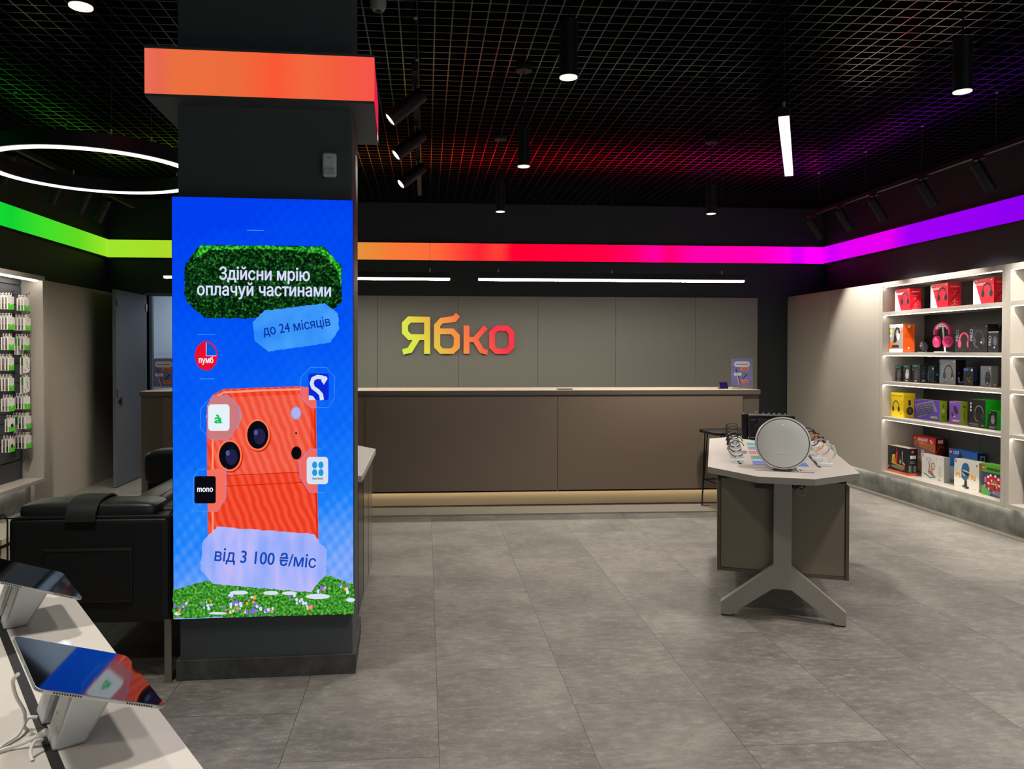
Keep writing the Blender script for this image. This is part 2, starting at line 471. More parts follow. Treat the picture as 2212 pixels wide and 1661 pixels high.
def band_pts(path, w):
    """outline of a stroke of width w along an open path"""
    L = []; R = []
    N = len(path)
    for i, p in enumerate(path):
        a = path[max(0, i - 1)]; b = path[min(N - 1, i + 1)]
        dx, dy = b[0] - a[0], b[1] - a[1]; l = math.hypot(dx, dy) or 1
        L.append((p[0] - dy / l * w / 2, p[1] + dx / l * w / 2)); R.append((p[0] + dy / l * w / 2, p[1] - dx / l * w / 2))
    return L + R[::-1]

# ================================================================ the room
XL, XR, YB, YF, ZG, ZS = -3.98, 5.30, 9.80, -3.0, 3.45, 3.95
m = MB(); m.box(XL - .1, XR + .1, YF, 11.6, -0.1, 0, FLOOR); struct(m.build('floor'))
m = MB()
for i in range(93):
    x = -3.95 + 0.1 * i
    m.box(x - .004, x + .004, -1.2, YB, ZG, ZG + .04, GRIDM)
for j in range(110):
    y = -1.15 + 0.1 * j
    m.box(XL, XR, y - .004, y + .004, ZG + .0005, ZG + .0405, GRIDM)
ceil = struct(m.build('ceiling'))
m = MB(); m.box(XL - .1, XR + .1, YF, YB + .1, ZS, ZS + .1, VOID); struct(m.build('ceiling_slab'))
m = MB(); m.box(XL - .1, XL, YF, YB + .1, 0, ZS, BLACKWALL); struct(m.build('wall_left'))
m = MB(); m.box(XR, XR + .1, YF, YB + .1, 0, ZS, BLACKWALL); struct(m.build('wall_right'))
WX0, WX1, WZ0, WZ1 = 0.6, 5.2, 0.12, 2.9  # unseen glazed opening added behind the camera for frontal fill light
m = MB(); m.box(XL - .1, WX0, YF - .1, YF, 0, ZS, BLACKWALL); m.box(WX1, XR + .1, YF - .1, YF, 0, ZS, BLACKWALL); m.box(WX0, WX1, YF - .1, YF, 0, WZ0, BLACKWALL); m.box(WX0, WX1, YF - .1, YF, WZ1, ZS, BLACKWALL); struct(m.build('wall_front'))
def pane_material():
    g = bpy.data.materials.new('added pane glass'); g.use_nodes = True
    nt = g.node_tree; nt.nodes.clear(); N = nt.nodes.new; L = nt.links.new
    t_ = N('ShaderNodeBsdfTransparent'); t_.inputs[0].default_value = (.93, .96, .95, 1); gl = N('ShaderNodeBsdfGlossy'); gl.inputs['Roughness'].default_value = .02
    fr = N('ShaderNodeFresnel'); mx = N('ShaderNodeMixShader'); o_ = N('ShaderNodeOutputMaterial')
    L(fr.outputs[0], mx.inputs[0]); L(t_.outputs[0], mx.inputs[1]); L(gl.outputs[0], mx.inputs[2]); L(mx.outputs[0], o_.inputs[0])
    return g
wn_ = MB(); wn_.box(WX0, WX1, YF - .055, YF - .045, WZ0, WZ1, pane_material()); wn_ = struct(wn_.build('fill_window_1'))
m = MB()
for x in (WX0, 2.1, 3.65, WX1 - .05): m.box(x, x + .05, YF - .08, YF - .02, WZ0, WZ1, BLACK)
m.box(WX0, WX1, YF - .08, YF - .02, WZ0, WZ0 + .05, BLACK); m.box(WX0, WX1, YF - .08, YF - .02, WZ1 - .05, WZ1, BLACK); m.build('fill_window_frame', wn_)
OX0, OX1, OZ = -3.50, -2.62, 2.25
m = MB()
m.box(XL, OX0, YB, YB + .1, 0, ZS, BLACKWALL); m.box(OX1, XR, YB, YB + .1, 0, ZS, BLACKWALL); m.box(OX0, OX1, YB, YB + .1, OZ, ZS, BLACKWALL)
struct(m.build('wall_back'))
# the lit room behind the open door
m = MB()
m.box(-4.3, -1.9, 11.5, 11.6, 0, 2.7, ROOMW); m.box(-4.4, -4.3, YB + .1, 11.6, 0, 2.7, ROOMW); m.box(-1.9, -1.8, YB + .1, 11.6, 0, 2.7, ROOMW)
m.box(-4.4, -1.8, YB + .1, 11.6, 2.7, 2.8, ROOMW)
br = struct(m.build('wall_storeroom'))
lamp('storeroom_lamp_light', 'AREA', br, (-3.1, 10.7, 2.6), 15, (0.72, 0.86, 1.0), size=0.8)
m = MB(); m.box(-3.78, -3.70, 10.55, 10.62, 0, 2.7, mat('dark steel post', '2b3338', 0.5)); struct(m.build('trim_1'))
m = MB(); m.box(OX0 - .03, OX0, YB - .01, YB + .11, 0, OZ + .03, mat('door frame', '5d6770', 0.5)); m.box(OX0, OX1, YB - .01, YB + .11, OZ, OZ + .03, mat('door frame', '5d6770', 0.5))
struct(m.build('trim_2'))
# wall panel that carries the sign
m = MB(); xs = [-2.45, -1.65, -0.62, 0.412, 1.443, 2.465, 3.532, 4.37]
for a, b in zip(xs, xs[1:]): m.box(a + .002, b - .002, 9.75, YB, 0.02, 2.262, SIGNPANEL)
struct(m.build('trim_3'))
# laminate wall facing on the left and on the right
m = MB()
for a, b in ((7.775, 8.75), (8.754, 9.72)): m.box(XL, -3.865, a, b, 0, 2.272, GREIGE)
struct(m.build('trim_4', bevel=.002))
m = MB()
for a, b in ((7.737, 8.75), (8.754, 9.797)): m.box(4.80, XR, a, b, 0.26, 2.28, SHELFMAT)
struct(m.build('trim_5', bevel=.002))
m = MB(); m.box(4.90, XR, 3.0, YB, 0, 0.258, CONC); m.box(4.845, 4.90, 3.0, YB, 0, 0.022, mat('floor strip', '8a857c', 0.5)); struct(m.build('baseboard_right'))
m = MB(); m.box(XL, -3.90, 4.5, 7.775, 0, 0.27, CONC); struct(m.build('baseboard_left'))
m = MB(); m.box(-2.74, 3.39, 7.15, 7.49, 0, 0.012, mat('floor strip', '8a857c', 0.5)); struct(m.build('trim_6'))  # thin flat strip along the counter front

# open door leaf
t = thing('door_1', 'open grey door leaf standing ajar at the storeroom opening', 'door', (-3.5, 9.78, 0)); t['kind'] = 'structure'
m = MB(); m.box(-3.535, -3.495, 8.84, 9.77, 0.012, 2.25, DOORM); m.build('leaf', t, True, bevel=.003)
m = MB(); m.cyl((-3.495, 8.93, .98), (-3.475, 8.93, .98), .022, BLACK); m.box(-3.476, -3.47, 8.915, 8.945, 0.93, 1.02, BLACK); m.build('lock', t, True)
m = MB(); m.box(-3.495, -3.489, 8.85, 8.875, 2.06, 2.14, BLACK); m.box(-3.495, -3.489, 8.85, 8.875, 1.02, 1.12, BLACK); m.build('latch', t, True)
for z in (2.05, 0.98):
    m = MB(); m.cyl((-3.487, 9.755, z), (-3.487, 9.755, z + .09), .012, ALU); m.build('hinge', t, True)
# storeroom shelf with tray
m = MB(); m.box(-4.1, -2.3, 10.75, 11.3, 1.44, 1.47, WHITEP); m.box(-4.1, -2.3, 10.8, 11.3, 0.0, 1.44, mat('pale blue cabinet', '9fb0c2', 0.5))
t = tag(m.build('storage_cabinet'), 'pale cabinet in the lit storeroom seen through the open door', 'cabinet')
m = MB(); m.box(-3.86, -3.40, 10.82, 11.1, 1.472, 1.52, ACRYL); m.box(-3.88, -3.38, 10.80, 11.12, 1.52, 1.535, ACRYL)
tag(m.build('storage_tray'), 'clear plastic tray lying on the pale storeroom cabinet', 'tray')

# ---------------------------------------------------------------- coloured light band round the walls
ZB0, ZB1 = 2.722, 2.942
E_L = emis_ramp('band left', 1, -3.5, 0.0, [(-3.5, '00d94a'), (-2.7, '14d936'), (-2.2, '12d430'), (-1.6, '3fdf28'), (-0.8, '62da22'), (-0.1, '9ae52a'), (0, 'a6ec3a')], P_BAND)
E_B = emis_ramp('band back', 0, -4.0, 5.3, [(-3.9, '9fe62b'), (-3.5, 'a4e02a'), (-3.1, 'b2da2c'), (-1.9, 'd0c034'), (-.95, 'dd963c'), (-.41, 'f87a38'), (.06, 'fb6c3a'), (.5, 'fc3a35'), (.68, 'ff2233'),
     (.93, 'fd4038'), (1.1, 'ff0030'), (2.3, 'ff0043'), (2.7, 'ff0068'), (3.0, 'ff00a0'), (3.2, 'ff0070'), (3.5, 'ff00aa'), (4.3, 'ff00b4'), (4.6, 'ff00d0'), (4.85, 'e000f4'), (5.0, 'e800f6'), (5.12, 'fc00fa'), (5.28, 'e600f8')], P_BAND)
E_R = emis_ramp('band right', 1, -6.8, 0.0, [(-6.8, '7800f0'), (-3.4, '8c00f0'), (-2.4, '9a00f2'), (-1.8, 'a000f4'), (-1.6, 'c800f4'), (-1.45, 'e800ee'), (-.5, 'e400f6'), (-.2, 'd200fa'), (0, 'f400fa')], P_BAND)
for lb_, o_, x0, x1, y0, y1, e_, px in (('wide light band high on the left wall, green turning yellow green', (XL, 9.77, 2.84), XL, XL + .03, 2.0, 9.766, E_L, .004),
                                    ('wide light band high on the back wall, running yellow, orange, red and magenta', (0, 9.78, 2.84), XL, XR, 9.77, 9.80, E_B, 0),
                                    ('wide light band high on the right wall, magenta turning purple', (XR, 9.77, 2.84), XR - .03, XR, 2.0, 9.766, E_R, -.004)):
    t = thing('light_band', lb_, 'light', (o_[0], o_[1], o_[2]), 0, 'coloured light bands round the walls')
    if px == 0: t.location.y = 9.78; MW[t] = Matrix.Translation((0, 9.78, 2.84))
    else: t.location.y = 9.77; MW[t] = Matrix.Translation((o_[0], 9.77, 2.84))
    m = MB(); m.box(x0, x1, y0, y1, ZB0, ZB1, e_); m.build('lit_panel', t, True)
    for z in (ZB0 - .012, ZB1):
        m = MB(); m.box(min(x0, x0 + px), max(x1, x1 + px), y0 - (.004 if px == 0 else 0), y1, z, z + .012, MATTE); m.build('edge_profile', t, True)

# ---------------------------------------------------------------- pillar, LED screen, light box, motion detector
ROTP = math.radians(2.0)
PC = thing('pillar', 'square charcoal pillar in front, carrying the tall advert screen', 'pillar', (-0.757, 3.66, 0), ROTP)
m = MB(); m.box(-.403, .403, 0.012, 0.50, 0, 3.94, COLPAINT); m.build('shaft', PC, bevel=.004)
m = MB(); m.box(-.418, .418, -.004, .516, 0, .095, DARKSTONE); m.build('skirting', PC, bevel=.002)
# light box round the head of the pillar
LB = thing('light_box', 'orange light box wrapped round the head of the pillar above the screen', 'light box', (-0.757, 3.66, 2.716), ROTP)
OB = emis_ramp('light box front', 0, -.52, .52, [(-.52, 'f0705a'), (-.45, 'ec6a50'), (-.38, 'f07240'), (-.1, 'f26c3c'), (.06, 'ff5a36'), (.2, 'f86a40'), (.34, 'f8603f'), (.52, 'fb564c')], .95)
OR = emis('light box side', 'f22a4e', .8)
m = MB(); m.box(-.513, .513, -.11, -.09, 0, .203, OB); m.build('front_panel', LB)
m = MB(); m.box(.493, .513, -.09, .56, 0, .203, OR); m.build('side_panel', LB)
m = MB(); m.box(-.513, -.493, -.09, .56, 0, .203, OR); m.build('side_panel', LB)
m = MB()
for a in ((-.513, -.405, -.11, .60), (.405, .513, -.11, .60), (-.405, .405, -.11, .008), (-.405, .405, .504, .60)):
    m.box(a[0], a[1], a[2] + .0006, a[3], -.012, -.0005, COLPAINT); m.box(a[0], a[1], a[2] + .0006, a[3], .2035, .215, COLPAINT)
m.box(-.513, .513, .56, .60, 0, .203, COLPAINT); m.build('housing', LB)
m = MB(); m.box(.405, .42, .03, .09, .215, .27, DARKG); m.build('bracket', LB)

# motion detector
t = thing('motion_detector', 'small white motion detector on the pillar above the screen', 'sensor', (-.4565, 3.66, 2.435), ROTP)
m = MB(); m.box(-.033, .033, -.034, .008, -.057, .057, mat('detector white', 'd4d9de', 0.35)); m.build('housing', t, bevel=.014, seg=4)
m = MB(); m.box(-.026, .026, -.038, -.03, -.052, -.018, mat('detector lens', 'bcc4cc', 0.2)); m.build('lens', t, bevel=.004)
m = MB(); m.box(-.012, .012, -.036, -.033, .028, .032, GREYP); m.build('indicator', t)

# ---- LED screen; its picture is traced in the coordinates u (metres right), w (metres up) of the panel
SW, SH = 0.826, 1.956
LS = thing('led_screen', 'tall bright blue LED advert screen mounted on the pillar', 'screen', (-0.757, 3.66, 0.310), ROTP)
m = MB(); m.box(-SW / 2, SW / 2, -.058, .011, 0, SH, MATTE); m.build('cabinet', LS)
def art(px, py):
    t_ = (py - 422) / 915; l = 372 + 4 * t_; r = 762 - t_; u = (px - l) / (r - l)
    tp = 422 + 10 * u; bt = 1337 - 12 * u
    return (-SW / 2 + u * SW, SH - (py - tp) / (bt - tp) * SH)
a5 = lambda p: art(360 + p[0] * .30105, 400 + p[1] * .30105)
a6 = lambda p: art(360 + p[0] * .3312, 800 + p[1] * .3312)
PIC = MB(); LAYER = [0]
def lay(pts, m_):
    LAYER[0] += 1; y = -.0585 - LAYER[0] * .00005
    PIC.poly([(p[0], y, p[1]) for p in pts], m_)
def laytext(s, p0, p1, height, m_, bold=0.02):
    """text whose baseline runs from p0 to p1"""
    LAYER[0] += 1; y = -.0585 - LAYER[0] * .00005
    v = (p1[0] - p0[0], 0, p1[1] - p0[1]); l = math.hypot(v[0], v[2])
    T = frame_T((p0[0], y, p0[1]), v, (-v[2], 0, v[0]))
    PIC.text(s, 0, 0, height, m_, T, width=l, bold=bold)
def jag(pts, amp, step=.012):
    out = []
    for a, b in zip(pts, pts[1:] + pts[:1]):
        n = max(1, int(math.hypot(b[0] - a[0], b[1] - a[1]) / step))
        for i in range(n):
            out.append((a[0] + (b[0] - a[0]) * i / n + random.uniform(-amp, amp), a[1] + (b[1] - a[1]) * i / n + random.uniform(-amp, amp)))
    return out
def ad_background():
    m_ = bpy.data.materials.new('ad background'); m_.use_nodes = True
    nt = m_.node_tree; nt.nodes.clear(); N = nt.nodes.new; L = nt.links.new
    tc = N('ShaderNodeTexCoord'); sp = N('ShaderNodeSeparateXYZ'); L(tc.outputs['Object'], sp.inputs[0])
    def tex(kind, scale, rot, k):
        mp = N('ShaderNodeMapping'); mp.inputs['Rotation'].default_value = (0, rot, 0); L(tc.outputs['Object'], mp.inputs[0])
        t_ = N(kind); t_.inputs['Scale'].default_value = scale; L(mp.outputs[0], t_.inputs['Vector'])
        if kind == 'ShaderNodeTexWave': t_.inputs['Distortion'].default_value = 1.2; t_.inputs['Detail Scale'].default_value = .6
        a_ = N('ShaderNodeMath'); a_.operation = 'MULTIPLY_ADD'; L(t_.outputs['Fac'], a_.inputs[0]); a_.inputs[1].default_value = k; a_.inputs[2].default_value = -k / 2
        return a_.outputs[0]
    def add(p, q):
        n = N('ShaderNodeMath'); n.operation = 'ADD'; L(p, n.inputs[0]); L(q, n.inputs[1]); return n.outputs[0]
    z_ = N('ShaderNodeMath'); z_.operation = 'DIVIDE'; L(sp.outputs[2], z_.inputs[0]); z_.inputs[1].default_value = SH
    x_ = N('ShaderNodeMath'); x_.operation = 'MULTIPLY'; L(sp.outputs[0], x_.inputs[0]); x_.inputs[1].default_value = -.10
    v = add(add(z_.outputs[0], x_.outputs[0]), add(tex('ShaderNodeTexNoise', 4.0, 0, .30), add(tex('ShaderNodeTexWave', 7.5, .5, .04), tex('ShaderNodeTexWave', 6.5, -.75, .045))))
    cr = N('ShaderNodeValToRGB'); L(v, cr.inputs[0]); el = cr.color_ramp.elements
    for i, (p, h) in enumerate(((.0, '98b0f8'), (.12, '5a9cfb'), (.24, '1e84fb'), (.44, '0a68f8'), (.64, '0458f5'), (.80, '004cf2'), (.98, '003eee'))):
        k = el[i] if i < 2 else el.new(p)
        k.position = p; k.color = rgb(h)
    e = N('ShaderNodeEmission'); L(cr.outputs[0], e.inputs[0]); o_ = N('ShaderNodeOutputMaterial'); L(e.outputs[0], o_.inputs[0])
    return m_
e_sky = ad_background()
e_hedge = emis_noise('ad hedge', [(0.40, '031507'), (0.50, '0a3010'), (0.58, '16501c'), (0.70, '3c8a3a')], 95, 1.0, 4)
e_hedge_lit = emis_noise('ad hedge lit', [(0.38, '085a16'), (0.5, '1c9a28'), (0.66, '5cdc3c')], 95, 1.0, 4)
e_grass = emis_noise('ad grass', [(0.36, '1a5a1a'), (0.48, '348a2a'), (0.58, '58aa38'), (0.7, '94cc58')], 85, 1.0, 4)
e_phone = emis_noise('ad phone', [(0.1, 'f0503a'), (0.5, 'f25c44'), (0.9, 'f46a54')], 9, 1.0, 1, (1, 1, 1), True, 0.35, 2.5)
e_phone2 = emis_noise('ad phone deep', [(0.1, 'ec3a20'), (0.5, 'f0462a'), (0.9, 'f4563c')], 9, 1.0, 1, (1, 1, 1), True, 0.35, 2.5)
e_lil = emis_noise('ad lilac', [(0.3, '8fa8fa'), (0.5, 'a9b4fb'), (0.7, 'c9bdf8')], 6, 1.0, 2, (2.4, 1, .7))
e_tag = emis_noise('ad tag', [(0.3, '2a8af8'), (0.7, '4aa2fc')], 10, 1.0, 1)
eW = emis('ad white', 'eef0ff'); eWl = emis('ad lilac white', 'd8dcff'); eNavy = emis('ad navy', '0a2f9c'); eNavy2 = emis('ad navy text', '1448b0')
eK = emis('ad black', '0a0a10'); eRed = emis('ad red', 'e8102c'); eSky = emis('ad logo blue', '0a55e0'); eGrn = emis('ad green', '16c05a'); eRim = emis('ad lens rim', 'ff7a4c')
eDeep = emis('ad deep blue', '0a28d8'); eEdge = emis('ad phone edge', 'ff9a80'); eSeam = emis('ad phone seam', 'c22a14'); eGlint = emis('ad glint', '4a5a98'); eGls = emis('ad glass line', '5a9cff')
eGlass = emis('ad glass', '9aa0d0'); eGlassR = emis('ad glass red', 'f06a62'); eOr = emis('ad orange', 'f8a028'); ePur = emis('ad purple', '8a66e6'); ePale = emis('ad pale', 'd6e2f4'); eLens = emis('ad lens', '0c0a14'); eLb = emis('ad bank blue', '1c9ae0')
lay([(-SW / 2 + .002, .002), (SW / 2 - .002, .002), (SW / 2 - .002, SH - .002), (-SW / 2 + .002, SH - .002)], e_sky)
lay([a5(p) for p in ((570, 316), (690, 318), (690, 322), (570, 320))], eGls)
# hedge and its headline
hed = [(240, 422), (700, 428), (1120, 437), (1248, 575), (1255, 825), (1190, 890), (650, 950), (270, 945), (150, 830), (130, 770), (130, 570)]
lay(jag([a5(p) for p in hed], .003), e_hedge)
lay(jag([a5(p) for p in ((245, 424), (700, 430), (1120, 440), (1245, 578), (1250, 760), (1215, 600), (1110, 490), (900, 462), (700, 452), (300, 458), (190, 530))], .003), e_hedge_lit)
laytext('Здійсни мрію', a5((374, 668)), a5((1020, 682)), .080, eWl, .022)
laytext('оплачуй частинами', a5((218, 780)), a5((1172, 794)), .080, eWl, .022)
lay(jag([a5(p) for p in ((690, 893), (1130, 842), (1222, 915), (1228, 1030), (1165, 1125), (720, 1185), (625, 1110), (612, 975))], .002), e_tag)
laytext('до 24 місяців', a5((688, 1072)), a5((1170, 1002)), .062, eNavy, .012)
# round bank logo
for q in (((220, 1062), (345, 1062)), ((235, 1380), (340, 1380))): lay(band_pts([a5(q[0]), a5(q[1])], .002), eGls)
lay([a5(p) for p in circle(283, 1215, 80, 105, 40)], eRed)
lay([a5(p) for p in [(283, 1215)] + circle(283, 1215, 72, 94, 14, -PI / 2, 0)], eSky)
lay(band_pts([a5((283, 1122)), a5((283, 1215)), a5((354, 1215))], .003), eWl)
laytext('пумб', a5((230, 1266)), a5((333, 1266)), .040, eW, .03)
# meadow
lay(jag([a6(p) for p in ((45, 1425), (285, 1358), (620, 1400), (930, 1420), (1030, 1330), (1120, 1362), (1212, 1392), (1214, 1588), (46, 1612))], .003), e_grass)
for p in ((465, 1445, 60, 14), (670, 1448, 50, 14), (790, 1450, 50, 12), (975, 1472, 80, 18), (1190, 1495, 30, 14), (75, 1580, 20, 12), (330, 1580, 60, 8)):
    lay([a6(q) for q in circle(p[0], p[1], p[2], p[3], 14)], ePale)
for cx_, cy_, n_ in ((75, 1545, 4), (140, 1530, 5), (265, 1520, 9), (400, 1550, 8), (460, 1535, 9), (540, 1500, 9), (575, 1545, 10), (655, 1570, 9), (530, 1575, 6), (825, 1490, 4), (875, 1505, 5), (1000, 1420, 7), (1140, 1415, 7), (920, 1540, 8), (430, 1480, 6)):
    for _ in range(n_):
        q = (min(1195, max(60, cx_ + random.uniform(-32, 32))), min(1572, cy_ + random.uniform(-28, 28))); r_ = random.uniform(5, 11)
        lay([a6(k) for k in circle(q[0], q[1], r_, r_ * 1.35, 8)], random.choice([ePur, ePur, eOr, ePale, eWl]))
# phone
lay([a6(p) for p in [(268, 1060), (262, 400), (264, 240), (300, 150), (370, 113), (620, 104), (870, 97), (935, 115), (966, 200), (972, 600), (982, 1110)]], e_phone2)
lay(band_pts([a6(p) for p in ((264, 300), (290, 180), (370, 135), (620, 122), (870, 116), (930, 140))], .009), eEdge)
lay(band_pts([a6(p) for p in ((285, 300), (300, 450), (300, 1050))], .008), eEdge)
lay(band_pts([a6(p) for p in ((958, 250), (962, 600), (972, 1090))], .006), eSeam)
lay([a6(p) for p in [(330, 660), (310, 560), (306, 300), (340, 200), (430, 165), (860, 150), (915, 200), (930, 300), (935, 620), (900, 655), (420, 682), (370, 676)]], e_phone)
lay(band_pts([a6(p) for p in ((340, 640), (385, 676), (600, 668), (900, 654))], .004), eSeam)
lay(band_pts([a6(p) for p in ((385, 746), (900, 722))], .004), eSeam)
lay(band_pts([a6(p) for p in ((330, 690), (600, 690), (940, 670))], .010), e_phone2)
lay([a6(p) for p in circle(420, 290, 60, 92, 30)], eGlass); lay([a6(p) for p in circle(420, 290, 50, 80, 30)], emis('ad lens grey', '8a7a90'))
for cx_, cy_ in ((588, 412), (408, 546)):
    lay([a6(p) for p in circle(cx_ + 6, cy_ + 8, 80, 104, 36)], eSeam)
    lay([a6(p) for p in circle(cx_, cy_, 79, 103, 36)], eRim); lay([a6(p) for p in circle(cx_, cy_, 68, 91, 36)], eLens)
    lay([a6(p) for p in circle(cx_ + 12, cy_ + 10, 38, 52, 24)], emis('ad lens glow', '232048')); lay([a6(p) for p in circle(cx_ - 12, cy_ - 16, 13, 18, 16)], eGlint)
lay([a6(p) for p in circle(836, 272, 34, 43, 26)], eGlass); lay([a6(p) for p in circle(836, 270, 28, 36, 26)], emis('ad flash', 'b0b2f6'))
lay([a6(p) for p in circle(836, 402, 6, 8, 10)], eK); lay([a6(p) for p in circle(838, 531, 33, 43, 26)], eK)
# bank icons
lay([a6(p) for p in ((300, 155), (400, 155), (470, 230), (475, 330), (400, 440), (285, 440), (264, 400), (264, 220))], emis('ad glass pink', 'cc7a7c'))
lay(band_pts([a6(p) for p in ((285, 440), (220, 360), (225, 240), (300, 155), (400, 155), (470, 230), (475, 330), (400, 440), (285, 440))], .0018), eGls)
lay([a6(p) for p in rrect(272, 212, 408, 385, 20, 5, 26)], emis('ad icon white', 'e6f2fa'))
laytext('à', a6((310, 334)), a6((362, 334)), .058, eGrn, .04)
lay([a6(p) for p in ((862, 100), (866, 130), (880, 190), (935, 236), (970, 236), (966, 160), (940, 105))], eGlassR)
lay(band_pts([a6(p) for p in ((935, 236), (864, 160), (868, 40), (930, -25), (1035, -25), (1090, 40), (1085, 180), (1045, 236), (935, 236))], .0018), eGls)
lay([a5(p) for p in rrect(1010, 1345, 1155, 1535, 14, 4, 18)], eDeep)
lay(band_pts([a5(p) for p in ((1128, 1382), (1105, 1372), (1075, 1368), (1042, 1382), (1032, 1415), (1042, 1445), (1075, 1468), (1100, 1495), (1106, 1534))], .019), ePale)
lay([a5(p) for p in ((1100, 1395), (1135, 1362), (1147, 1382), (1120, 1425))], ePale)
lay([a5(p) for p in ((1012, 1500), (1040, 1505), (1062, 1534), (1012, 1534))], ePale)
lay([a6(p) for p in ((858, 590), (925, 505), (972, 505), (976, 788), (925, 788), (860, 690))], eGlassR)
lay(band_pts([a6(p) for p in ((1000, 505), (925, 505), (858, 590), (860, 690), (925, 788), (1020, 790))], .002), eGls)
lay([a6(p) for p in rrect(905, 557, 1045, 735, 20, 5, 26)], ePale)
for q in ((957, 610), (998, 610), (957, 659), (998, 659)): lay([a6(p) for p in circle(q[0], q[1], 17, 23, 18)], eLb)
laytext('Idea Bank', a6((941, 704)), a6((1012, 704)), .014, eK, .02)
lay([a6(p) for p in ((264, 640), (385, 625), (385, 820), (330, 910), (272, 908))], emis('ad glass rose', 'f4705c'))
lay(band_pts([a6(p) for p in ((264, 632), (210, 638), (180, 690), (176, 850), (205, 908), (330, 910), (385, 820), (385, 625))], .0018), eGls)
lay([a6(p) for p in rrect(185, 680, 320, 857, 12, 4, 14)], eK)
laytext('mono', a6((202, 781)), a6((303, 781)), .040, eW, .025)
# price tag
lay(jag([a6(p) for p in ((330, 1010), (640, 1035), (950, 1060), (1032, 1165), (1028, 1325), (930, 1440), (600, 1412), (300, 1385), (222, 1285), (238, 1100))], .0025), e_lil)
laytext('від 3 100 ₴/міс', a6((310, 1232)), a6((962, 1282)), .082, eNavy2, .015)
PIC.build('display_image', LS)

# ================================================================ lamps
def pendant(x, y, label, proto=None, power=P_PENDANT, zb=2.79):
    if proto is not None:
        r = dup(proto, (x, y, ZG), 0, label); 
    else:
        r = thing('pendant_spotlight', label, 'ceiling lamp', (x, y, ZG), 0, 'black cylinder pendants under the grid')
        m = MB(); m.lathe([(.055, -.03), (.055, .0)], MATTE, 24); m.build('canopy', r, smooth=True)
        m = MB(); m.cyl((0, 0, -.41), (0, 0, -.03), .004, BLACK, 8); m.build('cord', r)
        m = MB(); m.lathe([(.034, -.645), (.041, -.66), (.041, -.41), (.0, -.405)], BLACK, 32); m.build('lamp_body', r, smooth=True)
        m = MB(); m.lathe([(.034, -.648), (.0405, -.6605), (.0405, -.664), (.037, -.664), (.032, -.655)], emis('spot reflector glow', (1, .95, .88, 1), 1.0), 32); m.build('reflector_ring', r, smooth=True)  # ring given its own glow in place of light from the lens
        m = MB(); m.lathe([(0, -.6569), (.032, -.657)], L_SPOT, 24); m.build('lens', r)
    if power: lamp('pendant_beam', 'SPOT', r, (0, 0, -.70), power, WHITE, (0, 0, 0), .09, math.radians(110), .8)
    return r
P0 = pendant(.64, 3.40, 'black cylinder pendant lamp nearest the front, above the middle of the floor')
for x, y, lb in ((.65, 5.05, 'black cylinder pendant lamp in the middle of the ceiling, right of the three tilted spots'),
                 (.655, 6.70, 'black cylinder pendant lamp above the light bar on the left half of the counter'),
                 (2.55, 6.66, 'black cylinder pendant lamp above the right half of the counter'),
                 (2.54, 3.45, 'large black cylinder pendant lamp high at the right, before the purple glow'),
                 (-1.235, 2.83, 'black cylinder pendant lamp at the top left, left of the pillar')):
    pendant(x, y, lb, P0, P_PENDANT * (.06 if x == .655 else 3.2 if x == 2.55 else 1.5 if x == 2.54 else 1))
for x, y in ((-1.24, 1.1), (.64, 1.75), (2.55, 1.75), (.64, .05), (2.55, .05), (-1.24, -.6), (4.2, 1.75), (4.2, .0), (4.25, 3.2), (4.25, 4.6)):  # unseen pendants added to brighten the foreground and right aisle floor
    pendant(x, y, 'black cylinder pendant lamp out of view, added to light the floor', P0)

def tilted_spot(track_loc, aim, label, group, lit=True, power=P_TRACK, angle=70):
    """adapter on the track, arm, tilted can and lens; aim is the direction of the beam"""
    d = Vector(aim).normalized()
    r = thing('track_spotlight', label, 'spotlight', track_loc, 0, group)
    m = MB(); m.box(-.016, .016, -.05, .05, -.022, 0.0, BLACK); m.build('adapter', r)
    piv = Vector((0, 0, -.062))
    m = MB(); m.cyl((0, 0, -.022), tuple(piv), .009, BLACK, 10); m.lathe([(.013, -.008), (.013, .008)], CHROME, 12, Matrix.Translation(piv) @ Matrix.Rotation(PI / 2, 4, 'X')); m.build('arm', r)
    q = Vector((0, 0, 1)).rotation_difference(d).to_matrix().to_4x4()
    T = Matrix.Translation(piv - d * .05 + Vector((0, 0, -.03))) @ q
    m = MB(); m.T = T; m.lathe([(0, -.004), (.039, 0), (.041, .006), (.041, .235), (.034, .228)], BLACK, 32); m.build('lamp_body', r, smooth=True)
    m = MB(); m.T = T; m.lathe([(.034, .229), (0, .2295)], L_SPOT if lit else mat('dark lens', '1c1c20', 0.2), 24); m.build('lens', r)
    if power:
        e = T @ Vector((0, 0, .245)); rot = Vector((0, 0, -1)).rotation_difference(d).to_euler()
        lamp('spot_beam', 'SPOT', r, tuple(e), power, WHITE, tuple(rot), .035, math.radians(angle), .4)
    return r
def track(name_label, x, y0, y1, z, wires):
    t = thing('lighting_track', name_label, 'lighting track', (x, y0, z))
    m = MB(); m.box(x - .017, x + .017, y0, y1, z - .018, z + .018, BLACK); m.build('rail', t, True)
    for wy in wires:
        m = MB(); m.cyl((x, wy, z + .018), (x, wy, ZG), .0014, MATTE, 6); m.lathe([(.012, ZG - .008), (.012, ZG)], ALU, 10, Matrix.Translation((x, wy, 0))); m.build('suspension_wire', t, True)
ZT = 3.04
track('black lighting track hanging in front of the purple lit wall on the right', 4.155, 2.5, 8.05, ZT, (7.796, 6.94, 6.12, 5.29, 4.4, 3.5))
